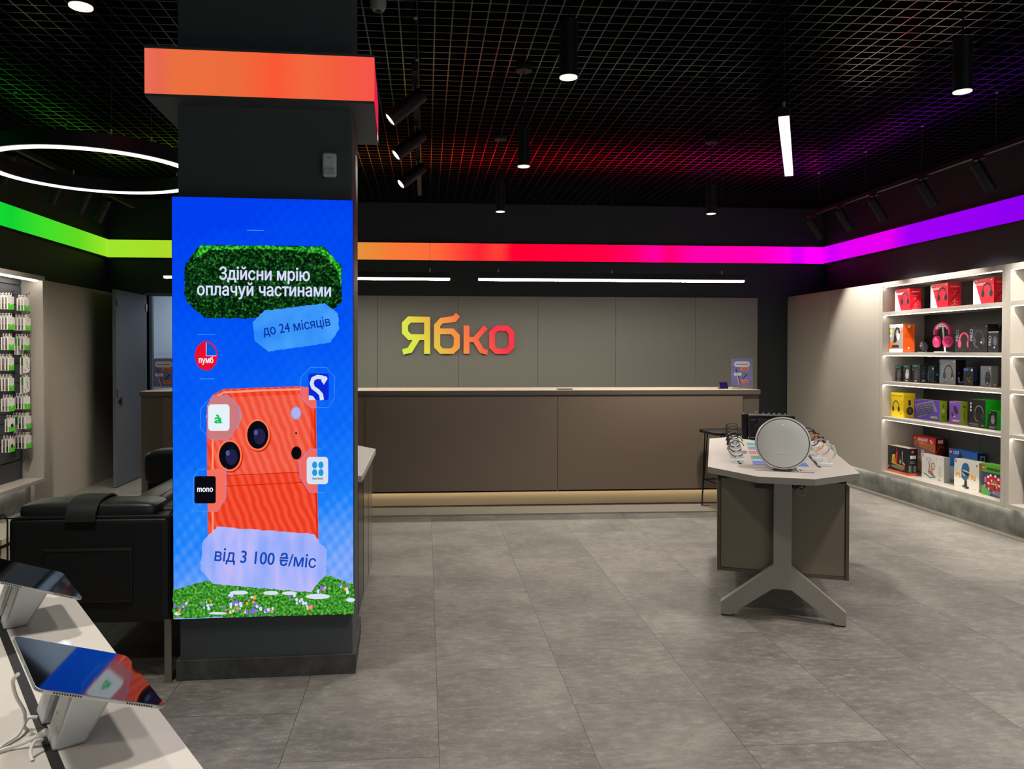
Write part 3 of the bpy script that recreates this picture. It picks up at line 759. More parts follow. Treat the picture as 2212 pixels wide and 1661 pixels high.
track('black lighting track hanging along the left wall behind the ring lamp', -3.0, 2.5, 8.05, ZT, (7.4, 6.58, 5.8, 4.9, 4.0))
track('short black lighting track in the middle, over the three tilted spots', -.06, 4.0, 7.2, ZT, (4.35, 4.97, 5.8, 6.8))
RN = ('farthest spotlight on the right track, beside the back corner', 'second spotlight from the back corner on the right track', 'third spotlight from the back corner on the right track',
      'fourth spotlight from the back corner on the right track', 'spotlight nearest the right edge of the picture on the right track')
for i, y in enumerate((7.92, 7.36, 6.80, 6.10, 5.46)):
    tilted_spot((4.155, y, ZT - .018), (.62, -.04, -1), RN[i], 'spotlights aimed at the right shelves', lit=True, power=(P_TRACK * 1.0, 0, P_TRACK * .85, 0, P_TRACK * .8)[i], angle=84)
for y in (4.8, 4.2, 3.5):
    tilted_spot((4.155, y, ZT - .018), (.60, .50, -.95), 'black track spotlight outside the picture over the right shelves', 'spotlights over the right shelves out of view', power=P_TRACK * .6, angle=84)
LN = ('farthest dark spotlight on the left track below the ring lamp', 'middle dark spotlight on the left track below the ring lamp', 'nearest dark spotlight on the left track below the ring lamp')
for i, y in enumerate((7.35, 6.95, 6.45)):
    tilted_spot((-3.0, y, ZT - .018), (-.62, .30, -1), LN[i], 'spotlights aimed at the left wall', power=P_TRACK * .35 if i == 2 else 0, angle=84)
for y in (5.7, 5.0):
    tilted_spot((-3.0, y, ZT - .018), (-.62, .45, -1), 'black track spotlight outside the picture over the left wall display', 'spotlights over the left wall out of view', power=P_TRACK * .8, angle=84)
MN = ('nearest and highest of the three tilted spotlights beside the pillar', 'middle of the three tilted spotlights beside the pillar', 'farthest and lowest of the three tilted spotlights beside the pillar')
for i, y in enumerate((4.18, 4.95, 5.82)):
    tilted_spot((-.06, y, ZT - .018), (-.86, -.12 - .1 * i, -.75), MN[i], 'three tilted spotlights beside the pillar', power=P_TRACK * .5, angle=60)

# ring lamp
t = thing('ring_lamp', 'large glowing white ring lamp hanging left of the pillar', 'ceiling lamp', (-2.05, 4.90, 2.67))
m = MB(); m.ring([(.575, 0.0), (.635, 0.0), (.635, .085), (.575, .085)], BLACK, 96); m.build('housing', t, smooth=True)
m = MB(); m.ring([(.585, -.010), (.625, -.010), (.625, -.0005), (.585, -.0005)], L_RING, 96); m.build('diffuser', t, smooth=True)
for a in (-1.05, 1.0, 2.2, 3.4, 5.6):
    x, y = .605 * math.cos(a), .605 * math.sin(a)
    m = MB(); m.cyl((x, y, .085), (x, y, ZG - 2.675), .0014, MATTE, 6); m.cyl((x, y, .085), (x, y, .12), .006, ALU, 8); m.build('suspension_wire', t)

# linear lamps over the counter and the tilted one at the right
def linear(label, p0, p1, z, wires, h=.06, w=.05, low=None):
    c = ((p0[0] + p1[0]) / 2, (p0[1] + p1[1]) / 2, z); L_ = math.hypot(p1[0] - p0[0], p1[1] - p0[1]); a = math.atan2(p1[1] - p0[1], p1[0] - p0[0])
    t = thing('linear_lamp', label, 'hanging lamp', c, a)
    m = MB(); m.box(-L_ / 2, L_ / 2, -w / 2, w / 2, .012, .012 + h, BLACK); m.build('housing', t)
    m = MB(); m.box(-L_ / 2, L_ / 2, -w / 2, w / 2, -.0115, .0115, L_SIDE); m.box(-L_ / 2 + .01, L_ / 2 - .01, -w / 2 + .006, w / 2 - .006, -.012, -.0114, low or L_LINEAR); m.build('diffuser', t)
    for q in wires:
        m = MB(); m.cyl((q, 0, .012 + h), (q, 0, ZG - .005 - z), .0013, MATTE, 6); m.cyl((q, 0, .012 + h), (q, 0, .05 + h), .007, ALU, 8); m.build('suspension_wire', t)
    return t
linear('shorter hanging light bar over the counter, partly hidden behind the pillar', (-2.69, 8.03), (.252, 8.03), 2.316, (-1.3, 1.26))
linear('longer hanging light bar over the right half of the counter', (.552, 8.03), (3.44, 8.03), 2.316, (-1.23, -.01, 1.2))
linear('glowing light bar hanging end on at the upper right of the room', (1.99, 4.12), (2.66, 5.42), 2.855, (-.70, .70), .05, .056, emis('bar lamp light', (1.0, 0.97, 0.88, 1), 9.0))

# ================================================================ reception counter
t = thing('reception_counter', 'long brown reception counter in front of the back wall', 'counter', (.33, 7.8, 0))
m = MB(); m.prism([(-2.74, 7.475), (3.385, 7.475), (3.385, 8.10), (-2.74, 8.10)], 1.122, 1.166, COUNTERTOP, None, COUNTERSIDE); m.build('countertop', t, True)
for a, b in ((-2.53, -.602), (-.598, 1.308), (1.312, 3.205)):
    m = MB(); m.box(a, b, 7.47 + .015, 7.52, .155, 1.105, COUNTER); m.build('front_panel', t, True, bevel=.0015)
for a, b in ((-2.735, -2.53), (3.21, 3.38)):
    m = MB(); m.box(a, b, 7.50, 8.08, 0, 1.122, COUNTERSIDE); m.build('side_panel', t, True)
m = MB(); m.box(-2.53, 3.21, 7.58, 7.60, .012, 1.12, CREAM); m.build('kick_board', t, True)
m = MB(); m.box(-2.5, 3.2, 7.53, 7.545, .150, .158, L_TOE); m.build('led_strip', t, True)
m = MB(); m.box(-2.53, 3.21, 7.485, 7.58, .159, .17, COUNTERSIDE); m.box(-2.53, 3.21, 7.49, 7.58, 1.105, 1.122, COUNTERSIDE); m.build('frame', t, True)

# letters of the shop sign, traced as outlines with holes, 45 mm thick
def sign_xy(p):          # outline grid of the sign to metres on the wall (x, z)
    return (-.308 + (p[0] - 398) / (1294 - 398) * 1.439, 1.999 - (p[1] - 672) / (972 - 672) * .477)
GL = [[[(446, 673), (622, 676), (622, 973), (574, 973), (574, 862), (538, 862), (476, 963), (410, 979), (400, 936), (444, 924), (482, 862), (448, 862), (398, 808), (398, 722)], [(470, 722), (447, 746), (447, 790), (470, 815), (574, 815), (574, 722)]],
      [[(702, 684), (804, 668), (826, 643), (858, 672), (826, 716), (722, 728), (702, 750), (702, 768), (808, 768), (858, 820), (858, 925), (808, 973), (702, 973), (653, 922), (653, 738)], [(702, 815), (702, 905), (724, 929), (788, 929), (809, 905), (809, 838), (788, 815)]],
      [[(888, 745), (935, 745), (935, 836), (968, 836), (1050, 741), (1083, 768), (1006, 856), (1048, 928), (1084, 942), (1076, 980), (1018, 964), (966, 878), (935, 878), (935, 972), (888, 972)]],
      [[(1144, 744), (1244, 744), (1294, 794), (1294, 924), (1244, 973), (1144, 973), (1093, 924), (1093, 794)], [(1160, 789), (1139, 812), (1139, 906), (1160, 929), (1228, 929), (1248, 906), (1248, 812), (1228, 789)]]]
t = thing('shop_sign', 'glowing four letter shop sign, yellow to orange to red, on the grey wall panel', 'sign', (.41, 9.72, 1.76))
SG = bpy.data.materials.new('sign face'); SG.use_nodes = True
def sign_material():
    nt = SG.node_tree; nt.nodes.clear(); N = nt.nodes.new; L = nt.links.new
    tc = N('ShaderNodeTexCoord'); sp = N('ShaderNodeSeparateXYZ'); L(tc.outputs['Object'], sp.inputs[0])
    a = N('ShaderNodeMath'); a.operation = 'MULTIPLY_ADD'; L(sp.outputs[2], a.inputs[0]); a.inputs[1].default_value = .55; L(sp.outputs[0], a.inputs[2])
    mr = N('ShaderNodeMapRange'); mr.inputs['From Min'].default_value = -.85; mr.inputs['From Max'].default_value = .75; L(a.outputs[0], mr.inputs['Value'])
    cr = N('ShaderNodeValToRGB'); L(mr.outputs[0], cr.inputs[0])
    e = cr.color_ramp.elements
    st = ((0.0, 'd6f04a'), (.16, 'e2ea4c'), (.30, 'e8c84a'), (.42, 'f4a84a'), (.58, 'fb8048'), (.72, 'fc5a48'), (.84, 'fe3a4c'), (1.0, 'ff3c4a'))
    for i, (p, h) in enumerate(st):
        k = e[i] if i < 2 else e.new(p)
        k.position = p; k.color = rgb(h)
    em = N('ShaderNodeEmission'); L(cr.outputs[0], em.inputs[0]); em.inputs[1].default_value = .95
    o = N('ShaderNodeOutputMaterial'); L(em.outputs[0], o.inputs[0])
sign_material()
for loops in GL:
    v, f = loops_shape([[sign_xy(p) for p in lp] for lp in loops], .002)
    m = MB(); m.add([(p[0], 9.708 - p[2], p[1]) for p in v], f, SG)
    v, f = loops_shape([[sign_xy(p) for p in lp] for lp in loops], .0175)
    m.add([(p[0], 9.7295 - p[2], p[1]) for p in v], f, mat('sign return', '3a3a3a', 0.5)); m.build('letter', t, True)

# acrylic poster stands, card terminal and phone on the counter
def poster_stand(label, loc, rot, proto=None):
    if proto: return dup(proto, loc, rot, label)
    r = thing('poster_stand', label, 'poster stand', loc, rot, 'purple posters in clear stands on the counter')
    m = MB(); m.box(-.115, .115, -.004, -.0015, .0, .315, ACRYL); m.box(-.115, .115, .0015, .004, .0, .315, ACRYL); m.box(-.115, .115, -.05, .05, 0, .003, ACRYL); m.build('acrylic_holder', r)
    m = MB(); m.box(-.108, .108, -.0012, .0012, .035, .312, mat('poster purple', '6a62b0', 0.35, noise=('8a80c8', 6.0)))
    A_ = lambda pts, k, mm: m.poly([(p[0], -.0013 - k * .00004, p[1]) for p in pts], mm)
    pu = mat('poster pill white', 'e8e6ea', .4); po = mat('poster pill orange', 'f08028', .4); pk = mat('poster ink', '2a2230', .4); pr = mat('poster red', 'b02a40', .4)
    A_(rrect(-.085, .225, .085, .285, .028), 1, pu); A_(rrect(-.065, .252, .065, .258, .001), 2, pk)
    A_([(-.07, .205), (-.055, .207), (-.035, .15), (-.012, .04), (-.032, .036), (-.055, .14)], 3, pk); A_([(-.045, .12), (-.036, .12), (-.014, .04), (-.024, .037)], 4, pr); A_([(-.052, .13), (-.046, .13), (-.026, .037), (-.032, .037)], 4, pu)
    A_(rrect(-.02, .19, .075, .225, .016), 5, po); A_(rrect(-.088, .135, -.005, .165, .014), 6, pu); A_(rrect(-.07, .148, -.025, .153, .001), 7, pk)
    A_([(.055, .16), (.065, .15), (.018, .10), (.004, .108)], 5, pk); A_(rrect(-.005, .06, .075, .09, .014), 6, po); A_(rrect(.008, .072, .062, .078, .001), 7, pk)
    m.text('dyson', .028, .2, .022, pk, frame_T((0, -.0017, 0), (1, 0, 0), (0, 0, 1)), 'C', .02)
    m.build('poster', r)
    return r
ps = poster_stand('purple poster in a clear stand at the right end of the counter', (3.302, 7.74, 1.1665), 0)
poster_stand('purple poster in a clear stand at the left end of the counter, beside the door', (-2.60, 7.74, 1.1665), 0, ps)
t = thing('card_terminal', 'small purple screened terminal on the counter beside the right poster', 'terminal', (3.095, 7.70, 1.1665), .1)
m = MB(); m.T = Matrix.Rotation(-.5, 4, 'X'); m.box(-.05, .05, -.008, .008, .006, .075, mat('terminal black', '17131f', .4)); m.build('body', t, bevel=.004)
m = MB(); m.T = Matrix.Rotation(-.5, 4, 'X'); m.box(-.042, .042, -.0095, -.008, .014, .068, emis('terminal screen', '3a1c78', .6)); m.build('screen', t)
m = MB(); m.box(-.045, .045, -.005, .045, 0, .008, MATTE); m.build('foot', t)
m = MB(); m.box(-.075, .075, -.035, .035, 0, .012, DARKG); 
tag(place(m.build('smartphone', bevel=.004), (1.40, 7.60, 1.1662), .15), 'dark grey phone lying flat on the middle of the counter', 'phone')

# bar stool
t = thing('bar_stool', 'black bar stool with thin wire legs between counter and display table', 'stool', (2.975, 7.22, 0), .12)
m = MB(); m.prism(rrect(-.26, -.2, .26, .2, .07), .755, .785, BLACK); m.build('seat', t, bevel=.01, seg=3)
LEGS = ((-.2, .2), (-.2, -.2), (.2, -.2), (.2, .2))
for x, y in LEGS:
    m = MB(); m.tube([(x * .96, y * .8, .755), (x, y, .02), (x + (.08 if x < 0 else -.08), y, .007)], .007, BLACK, 8); m.tube([(x * .82, y * .8, .755), (x, y, .05)], .006, BLACK, 8); m.lathe([(.012, 0), (.012, .012)], MATTE, 10, Matrix.Translation((x, y, 0))); m.build('leg', t)
m = MB(); k = .93; m.tube([(-.2 * k, -.2 * k, .28), (.2 * k, -.2 * k, .28), (.2 * k, .2 * k, .28), (-.2 * k, .2 * k, .28)], .006, BLACK, 8, True); m.build('footrest', t)

m = MB(); m.lathe([(.0, -.05), (.03, -.048), (.042, -.03), (.045, 0)], GREYP, 24); m.lathe([(.018, -.052), (.018, -.046)], MATTE, 16)
tag(place(m.build('ceiling_camera', smooth=True), (-.259, 4.171, ZG)), 'small grey dome camera under the ceiling grid right of the pillar', 'camera')
m = MB(); m.box(4.862, 4.877, 7.75, 9.75, .250, .2585, MATS['plinth led'] if 'plinth led' in MATS else emis('plinth led', (1, .95, .86, 1), 14)); tag(m.build('led_strip'), 'strip of light under the plain laminate wall beside the shelves', 'light strip')

# ================================================================ display tables
def tapered_top(m, z0, z1, mt):
    m.prism([(-.147, -.2), (.147, -.2), (.415, .094), (.415, 1.64), (.147, 1.934), (-.147, 1.934), (-.415, 1.64), (-.415, .094)], z0, z1, mt, None, TABLEEDGE_SHADE)
RT = math.radians(-21.3)
T1 = thing('display_table', 'long pale display table with tapered ends at the right, carrying the round speaker', 'table', (2.046, 4.22, 0), RT)
m = MB(); tapered_top(m, .824, .86, TABLETOP); m.build('tabletop', T1)
for x in (-.225, .225):
    m = MB(); m.box(x - .009, x + .009, .258, 1.47, .8595, .8606, SLATGROOVE); m.build('cable_slot', T1)
LEG = [(-.337, .008), (-.285, .008), (-.05, .183), (.05, .183), (.282, .008), (.337, .008), (.337, .08), (.049, .322), (.049, .824), (-.048, .824), (-.048, .318), (-.337, .08)]
for y in (0.0, 1.69):
    m = MB(); m.prism(LEG, -y - .055, -y, LEGGREY, Matrix.Rotation(PI / 2, 4, 'X'))
    lg = m.build('leg', T1, bevel=.0015)
    m = MB()
    for x in (-.31, .31): m.box(x - .022, x + .022, y + .006, y + .05, 0, .009, MATTE)
    m.build('glide', lg)
m = MB(); m.box(-.338, .338, .072, 1.66, .268, .80, TAUPE); m.build('pedestal_box', T1)
m = MB()
for x in (-.358, .340): m.box(x, x + .018, .062, 1.67, .248, .785, TAUPE_EDGE)
m.box(-.340, .340, .066, 1.666, .248, .266, TAUPE_EDGE); m.build('pedestal_frame', T1)
m = MB(); m.box(-.15, -.055, .0, .07, .762, .8235, MATTE); m.box(.055, .12, .0, .07, .768, .8235, MATTE); m.box(-.345, .345, .08, 1.65, .80, .8235, MATTE); m.build('bracket', T1)
T3 = dup(T1, (-.576, .844, 0), math.radians(33.9), 'pale display table in the left foreground carrying the two tablets')
m = MB(); m.tube([(.098 + .024 * math.cos(a * PI / 8), -.012, .757 + .024 * math.sin(a * PI / 8)) for a in range(16)], .0022, mat('cable grey', '99928b', .5), 8, True)
m.cyl((.098, -.012, .781), (.098, -.004, .82), .002, MATS['cable grey'], 6)
tag(place(m.build('cable_loop'), (2.046, 4.22, 0), RT), 'small loop of cable hanging under the front edge of the display table', 'cable')

# the side counter behind the pillar
t = thing('side_counter', 'pale topped side counter half hidden behind the right edge of the pillar', 'counter', (-.775, 4.9, 0))
m = MB(); m.prism([(-1.19, 4.25), (-.357, 4.25), (-.357, 5.42), (-.52, 5.66), (-1.03, 5.66), (-1.19, 5.42)], .824, .86, TABLETOP); m.build('countertop', t, True, bevel=.0015)
m = MB(); m.box(-1.17, -.378, 4.64, 5.37, .075, .824, mat('satin grey panel', '6e675f', .16)); m.build('cabinet', t, True)
m = MB(); m.box(-1.17, -.378, 4.27, 4.60, .075, .824, mat('gloss black panel', '0b0b0c', .25)); m.build('dark_cabinet', t, True)
m = MB(); m.box(-.3775, -.3765, 5.0, 5.004, .08, .82, MATTE); m.build('door_gap', t, True)
m = MB(); m.box(-1.12, -.43, 4.3, 5.3, 0, .075, MATTE); m.build('plinth', t, True)

# round speaker, its T1-local frame: x across, y away along the table
def on_table(c, a, root_loc=(2.046, 4.22), rot=RT):
    return (root_loc[0] + c * math.cos(rot) - a * math.sin(rot), root_loc[1] + c * math.sin(rot) + a * math.cos(rot))
x, y = on_table(.004, .09)
t = thing('round_speaker', 'large round silver speaker standing at the front of the display table', 'speaker', (x, y, .86), RT)
TS = Matrix.Translation((0, 0, .157)) @ Matrix.Rotation(math.radians(84), 4, 'X')      # local +z of the disc looks to the front and slightly up
m = MB(); m.T = TS; m.lathe([(0, -.085), (.07, -.083), (.115, -.065), (.143, -.03), (.151, 0.0), (.153, .018)], GREYP, 64); m.build('shell', t, smooth=True)
m = MB(); m.T = TS; m.ring([(.1445, .026), (.150, .026), (.1535, .020), (.1535, .008), (.148, .004)], SILV, 72); m.build('rim', t, smooth=True)
m = MB(); m.T = TS; m.ring([(.1405, .0238), (.1446, .0242), (.1446, .010), (.1405, .010)], MATTE, 72); m.build('seam', t)
m = MB(); m.T = TS; m.lathe([(.1405, .010), (.1405, .0232), (.137, .0245), (.07, .0262), (0, .0265)], SPK, 64); g_ = m.build('grille', t, smooth=True)
m = MB(); m.T = TS; m.prism(rrect(-.026, -.062, .026, -.057, .002), .0255, .0275, SILV); m.build('nameplate', g_)
m = MB(); m.T = TS; m.lathe([(.0018, .024), (.0018, .0266)], emis('status light', (1, 1, .95, 1), 1.5), 12, Matrix.Translation((0, .108, 0))); m.build('status_light', g_)
m = MB(); m.tube([(.05, -.012, .03), (.075, -.026, .018), (.085, -.04, .004)], .005, SILV, 10); m.build('foot', t, smooth=True)
m = MB(); m.tube([(-.05, .05, .03), (-.07, .09, .016), (-.08, .11, .004)], .005, SILV, 10); m.build('foot', t, smooth=True)
m = MB(); m.prism(rrect(-.155, -.066, .165, -.060, .002), 0, .002, DARKG); m.prism(rrect(-.05, -.05, .05, .03, .02), 0, .006, DARKG); m.build('base', t)  # thin front bar stands in for the foot's shadow on the table

# black amplifier style speaker behind it
x, y = on_table(.05, 1.73)
t = thing('amplifier', 'black amplifier box with silver knobs behind the round speaker', 'amplifier', (x, y, .86), RT)
m = MB(); m.prism([(-.08, 0), (.08, 0), (.055, .19), (-.045, .19)], -.17, .17, mat('amp black', '1b1b1c', .5), Matrix(((0, 0, 1, 0), (1, 0, 0, 0), (0, 1, 0, .006), (0, 0, 0, 1)))); m.build('cabinet', t, bevel=.012, seg=3)
m = MB(); m.box(-.105, .155, -.079, -.062, .03, .165, mat('amp grille', '262628', .7)); m.build('grille', t)
m = MB(); m.prism(rrect(-.13, .055, -.105, .125, .01), .073, .083, MATTE, Matrix.Rotation(PI / 2, 4, 'X')); m.build('handle_slot', t)
m = MB(); m.box(-.155, -.12, -.079, -.0745, .155, .159, GREYP); m.box(-.155, -.118, -.088, -.083, .018, .022, GREYP); m.build('nameplate', t)
for i, x in enumerate((-.115, -.06, -.02, .02, .06, .10)):
    m = MB(); m.cyl((x, .0, .19), (x, .0, .222 if i == 0 else .208), .007, SILV, 14); m.build('knob', t, smooth=True)
m = MB(); m.prism([(-.06, .0), (.06, .0), (.03, .2), (-.01, .2)], 0, .05, MATTE, Matrix(((0, 0, -1, -.172), (1, 0, 0, .03), (0, 1, 0, 0), (0, 0, 0, 1)))); m.build('side_shade', t, bevel=.01)  # dark solid standing for the shaded left side and handle

# coloured cards under the watches
CARDC = {'blue': mat('card blue', '4f78c4', .5), 'teal': mat('card teal', '2f9a86', .5), 'red': mat('card red', 'd85a4e', .5), 'grey': mat('card grey', '55504e', .5)}
INK = mat('card ink', '2a3a50', .5)
def card(col, c, a, w, l, label):
    m = MB(); m.box(-w / 2, w / 2, -l / 2, l / 2, 0, .0012, CARDC[col])
    for k in range(3): m.box(-w / 2 + .012, -w / 2 + .012 + .03 * (1 + k % 2), l / 2 - .02 - k * .012, l / 2 - .023 - k * .012, .0012, .0014, INK)
    x, y = on_table(c, a)
    tag(place(m.build('price_card'), (x, y, .8607), RT), label, 'card', 'coloured cards on the display table')
LBL = ('front', 'second', 'third', 'fourth', 'fifth')
for k, col in enumerate(('blue', 'teal', 'red', 'blue', 'teal')):
    card(col, -.095, .355 + .25 * k, .105, .15, '%s coloured card left of the round speaker, %s in its row from the front' % (col, LBL[k]))
card('grey', -.182, .855, .03, .14, 'narrow dark grey card between the watches and the red card')
for k, col in enumerate(('blue', 'teal', 'red')):
    card(col, .115, .355 + .25 * k, .105, .15, '%s coloured card right of the round speaker, %s in its row from the front' % (col, LBL[k]))

# watches on white stands
def make_watch_stand(label, loc, rot):
    t = thing('watch_stand', label, 'stand', loc, rot, 'white watch stands on the display table')
    m = MB(); m.prism(rrect(-.04, -.03, .04, .03, .008), 0, .022, WHITEP); m.build('puck', t, bevel=.003)
    m = MB(); m.cyl((0, -.0305, .011), (0, -.033, .011), .004, MATTE, 10); m.build('port', t)
    m = MB(); m.prism([(-.016, .022), (.016, .022), (.012, .040), (-.010, .040)], -.012, .012, WHITEP, Matrix.Rotation(PI / 2, 4, 'X')); m.build('riser', t)
    return t
def make_watch(label, loc, rot, case_m, strap_m, case_part=None):
    """strap loop in the local xz plane, dial towards -x"""
    t = thing('smartwatch', label, 'watch', loc, rot, 'smartwatches on the display table')
    arc = lambda r0, r1, a0, a1, n=12: [(r0 * math.cos(math.radians(a0 + (a1 - a0) * i / n)), .052 + r1 * math.sin(math.radians(a0 + (a1 - a0) * i / n))) for i in range(n + 1)]
    m = MB(); m.ribbon(arc(.047, .05, 160, 25), .023, .005, strap_m); m.build('strap', t, smooth=True)
    m = MB(); m.ribbon(arc(.047, .05, 178, 320, 14), .023, .005, strap_m); m.build('strap', t, smooth=True)
    m = MB(); m.T = Matrix.Translation((-.043, 0, .068)) @ Matrix.Rotation(math.radians(18), 4, 'Y'); m.box(-.007, .007, -.021, .021, -.026, .026, case_m); c_ = m.build('case', t, bevel=.005, seg=3)
    m = MB(); m.T = Matrix.Translation((-.043, 0, .068)) @ Matrix.Rotation(math.radians(18), 4, 'Y'); m.box(-.0082, -.007, -.018, .018, -.023, .023, GLASSB); m.build('screen', c_)
    m = MB(); m.cyl((.038, 0, .078), (.046, 0, .074), .006, CHROME, 10); m.build('buckle', t)
    return t
SB = mat('strap black', '1a1a1c', .5); SGY = mat('strap grey', '6d6a66', .5); SCR = mat('strap cream', 'd9c9a8', .5); SOR = mat('strap orange', 'e0882a', .5); SPK_ = mat('strap rose', 'c99a96', .5)
names = ('front', 'second', 'third', 'fourth', 'fifth', 'rearmost')
ws0 = None
for k in range(6):
    x, y = on_table(-.235, .33 + .25 * k)
    lb = 'white watch stand, %s in the left row on the display table' % names[k]
    ws0 = make_watch_stand(lb, (x, y, .86), RT) if ws0 is None else None or ws0
    if k: dup(ws0, (x, y, .86), RT, lb)
    x, y = on_table(-.245, .33 + .25 * k)
    make_watch('%s watch with %s strap in the left row on the display table' % (names[k], 'grey' if k == 0 else 'black'), (x, y, .895), RT, DARKG if k else GREYP, SGY if k == 0 else SB)
for k in range(5):
    x, y = on_table(.262, .33 + .25 * k)
    lb = 'white watch stand, %s in the right row on the display table' % names[k]
    dup(ws0, (x, y, .86), RT + PI, lb)
    x, y = on_table(.272, .33 + .25 * k)
    st, nm, cm = ((SCR, 'cream', SILV), (SPK_, 'rose', SILV), (SOR, 'orange', DARKG), (SB, 'black', DARKG), (SB, 'black', DARKG))[k]
    make_watch('%s watch with %s strap in the right row on the display table' % (names[k], nm), (x, y, .895), RT + PI, cm, st)

# ---------------------------------------------------------------- tablets in the foreground
C3 = Vector((math.cos(math.radians(33.9)), math.sin(math.radians(33.9)), 0)); A3 = Vector((-C3.y, C3.x, 0))
TILT = math.radians(23.5)
def make_tablet(label, loc):
    t = thing('tablet', label, 'tablet', loc, 0, 'tablets on stands')
    M3 = Matrix.Rotation(math.radians(33.9), 3, 'Z') @ Matrix.Rotation(TILT, 3, 'Y')
    t.rotation_euler = M3.to_euler(); MW[t] = Matrix.Translation(Vector(loc)) @ M3.to_4x4()
    m = MB(); m.prism(rrect(-.1075, -.1403, .1075, .1403, .016, 6), -.0065, -.0006, ALU)
    b = m.build('body', t, bevel=.0012)
    for x0 in (-.080, .038):
        m = MB()
        for k in range(11): m.box(x0 + k * .0042, x0 + k * .0042 + .0024, -.1408, -.1402, -.0048, -.0022, MATTE)
        m.build('speaker_grille', b)
    m = MB(); m.box(-.1079, -.1073, -.02, .005, -.0052, -.0018, ALUSIDE); m.build('side_button', b)
    m = MB(); m.prism(rrect(-.1065, -.1393, .1065, .1393, .015, 6), -.0006, .0, GLASSB); m.build('screen', t)
    return t
TAB = (-.608, 1.403, .981)
SHIFT = Vector((-.403, .603, 0))
tb = make_tablet('nearest tablet tilted on its stand in the left foreground, mirroring the advert', TAB)
dup(tb, tuple(Vector(TAB) + SHIFT), 0, 'farther dark tablet on a stand at the left picture edge').rotation_euler = tb.rotation_euler
def make_stand(label, base):
    t = thing('tablet_stand', label, 'stand', base, math.radians(33.9), 'aluminium tablet stands')
    for y in (0.0, .118):
        # leaning post, local x across the table: its top follows the tilted tablet
        f_ = lambda x: .1045 - (x - .032) * math.tan(TILT) + (0.0)
        ol = [(-.026, 0.0), (.028, 0.0), (.080, f_(.080)), (.012, f_(.012))]
        m = MB(); m.prism(ol, -y - .036, -y + .036, ALUSIDE, Matrix.Rotation(PI / 2, 4, 'X')); p = m.build('post', t, bevel=.006, seg=3)
        m = MB(); m.T = Matrix.Translation((-.0225, y, .0)); 
        m.lathe([(.004, 0), (.004, .003)], WHITEP, 10, Matrix.Translation((.010, -.012, .03)) @ Matrix.Rotation(-PI / 2, 4, 'Y')); m.lathe([(.004, 0), (.004, .003)], WHITEP, 10, Matrix.Translation((.014, .012, .045)) @ Matrix.Rotation(-PI / 2, 4, 'Y')); m.build('port', p)
    m = MB(); m.T = Matrix.Translation((.048, .06, .098)) @ Matrix.Rotation(TILT, 4, 'Y'); m.box(-.03, .03, -.10, .06, .0, .004, GREYP); m.build('head_plate', t)
    return t
st = make_stand('leaning aluminium stand under the nearest tablet', (-.643, 1.393, .8601))
dup(st, tuple(Vector((-.643, 1.393, .8601)) + SHIFT), math.radians(33.9), 'leaning aluminium stand under the farther tablet at the picture edge')
def smooth_path(p, n=6):
    out = []
    p = [Vector(q) for q in p]
    for i in range(len(p) - 1):
        a = p[max(0, i - 1)]; b = p[i]; c = p[i + 1]; d = p[min(len(p) - 1, i + 2)]
        for k in range(n):
            t_ = k / n
            out.append(.5 * ((2 * b) + (c - a) * t_ + (2 * a - 5 * b + 4 * c - d) * t_ * t_ + (3 * b - a - 3 * c + d) * t_ ** 3))
    return out + [p[-1]]
CW = mat('white cable', 'd9d7d2', .45)
t = thing('charging_cable', 'white charging cable looping left from the nearest tablet stand', 'cable', (-.70, 1.37, .8606))
m = MB(); m.tube(smooth_path([(-.672, 1.372, .884), (-.70, 1.368, .870), (-.722, 1.362, .8655), (-.737, 1.352, .8645), (-.737, 1.372, .8655), (-.728, 1.405, .868), (-.731, 1.432, .890), (-.737, 1.415, .93), (-.722, 1.375, .975), (-.694, 1.338, 1.003)]), .0032, CW, 8); m.build('lead', t, True, smooth=True)
m = MB(); m.cyl((-.664, 1.373, .8865), (-.690, 1.3695, .8735), .0062, CW, 12, .0045); m.build('plug', t, True, smooth=True)
for lb, pts in (('short white cable dipping into the slot beside the rear post of the near stand', [(-.712, 1.437, .882), (-.724, 1.430, .884), (-.729, 1.425, .872), (-.726, 1.431, .8615)]),
                ('short white cable dipping into the slot below the nearest tablet stand', [(-.664, 1.357, .880), (-.671, 1.345, .882), (-.672, 1.333, .872), (-.664, 1.323, .8615)]),
                ('white coiled cable beside the farther tablet stand at the picture edge', [(-1.075, 1.975, .90), (-1.10, 1.97, .92), (-1.09, 1.99, .95), (-1.07, 1.97, .985)])):
    m = MB(); m.tube(smooth_path(pts), .0032, CW, 8); tag(m.build('cable', smooth=True), lb, 'cable', 'white cables at the tablet stands')
for lb, p in (('small rounded white mouse showing behind the nearest tablet', (-.834, 1.809)), ('small rounded white mouse showing behind the farther tablet', (-1.245, 2.43))):
    m = MB(); m.lathe([(.001, .0), (.021, .001), (.026, .007), (.023, .015), (.012, .021), (0, .023)], WHITEP, 20, None, .8, 1.25); tag(place(m.build('computer_mouse', smooth=True), (p[0], p[1], .8601), .5), lb, 'mouse', 'white mice on the foreground table')

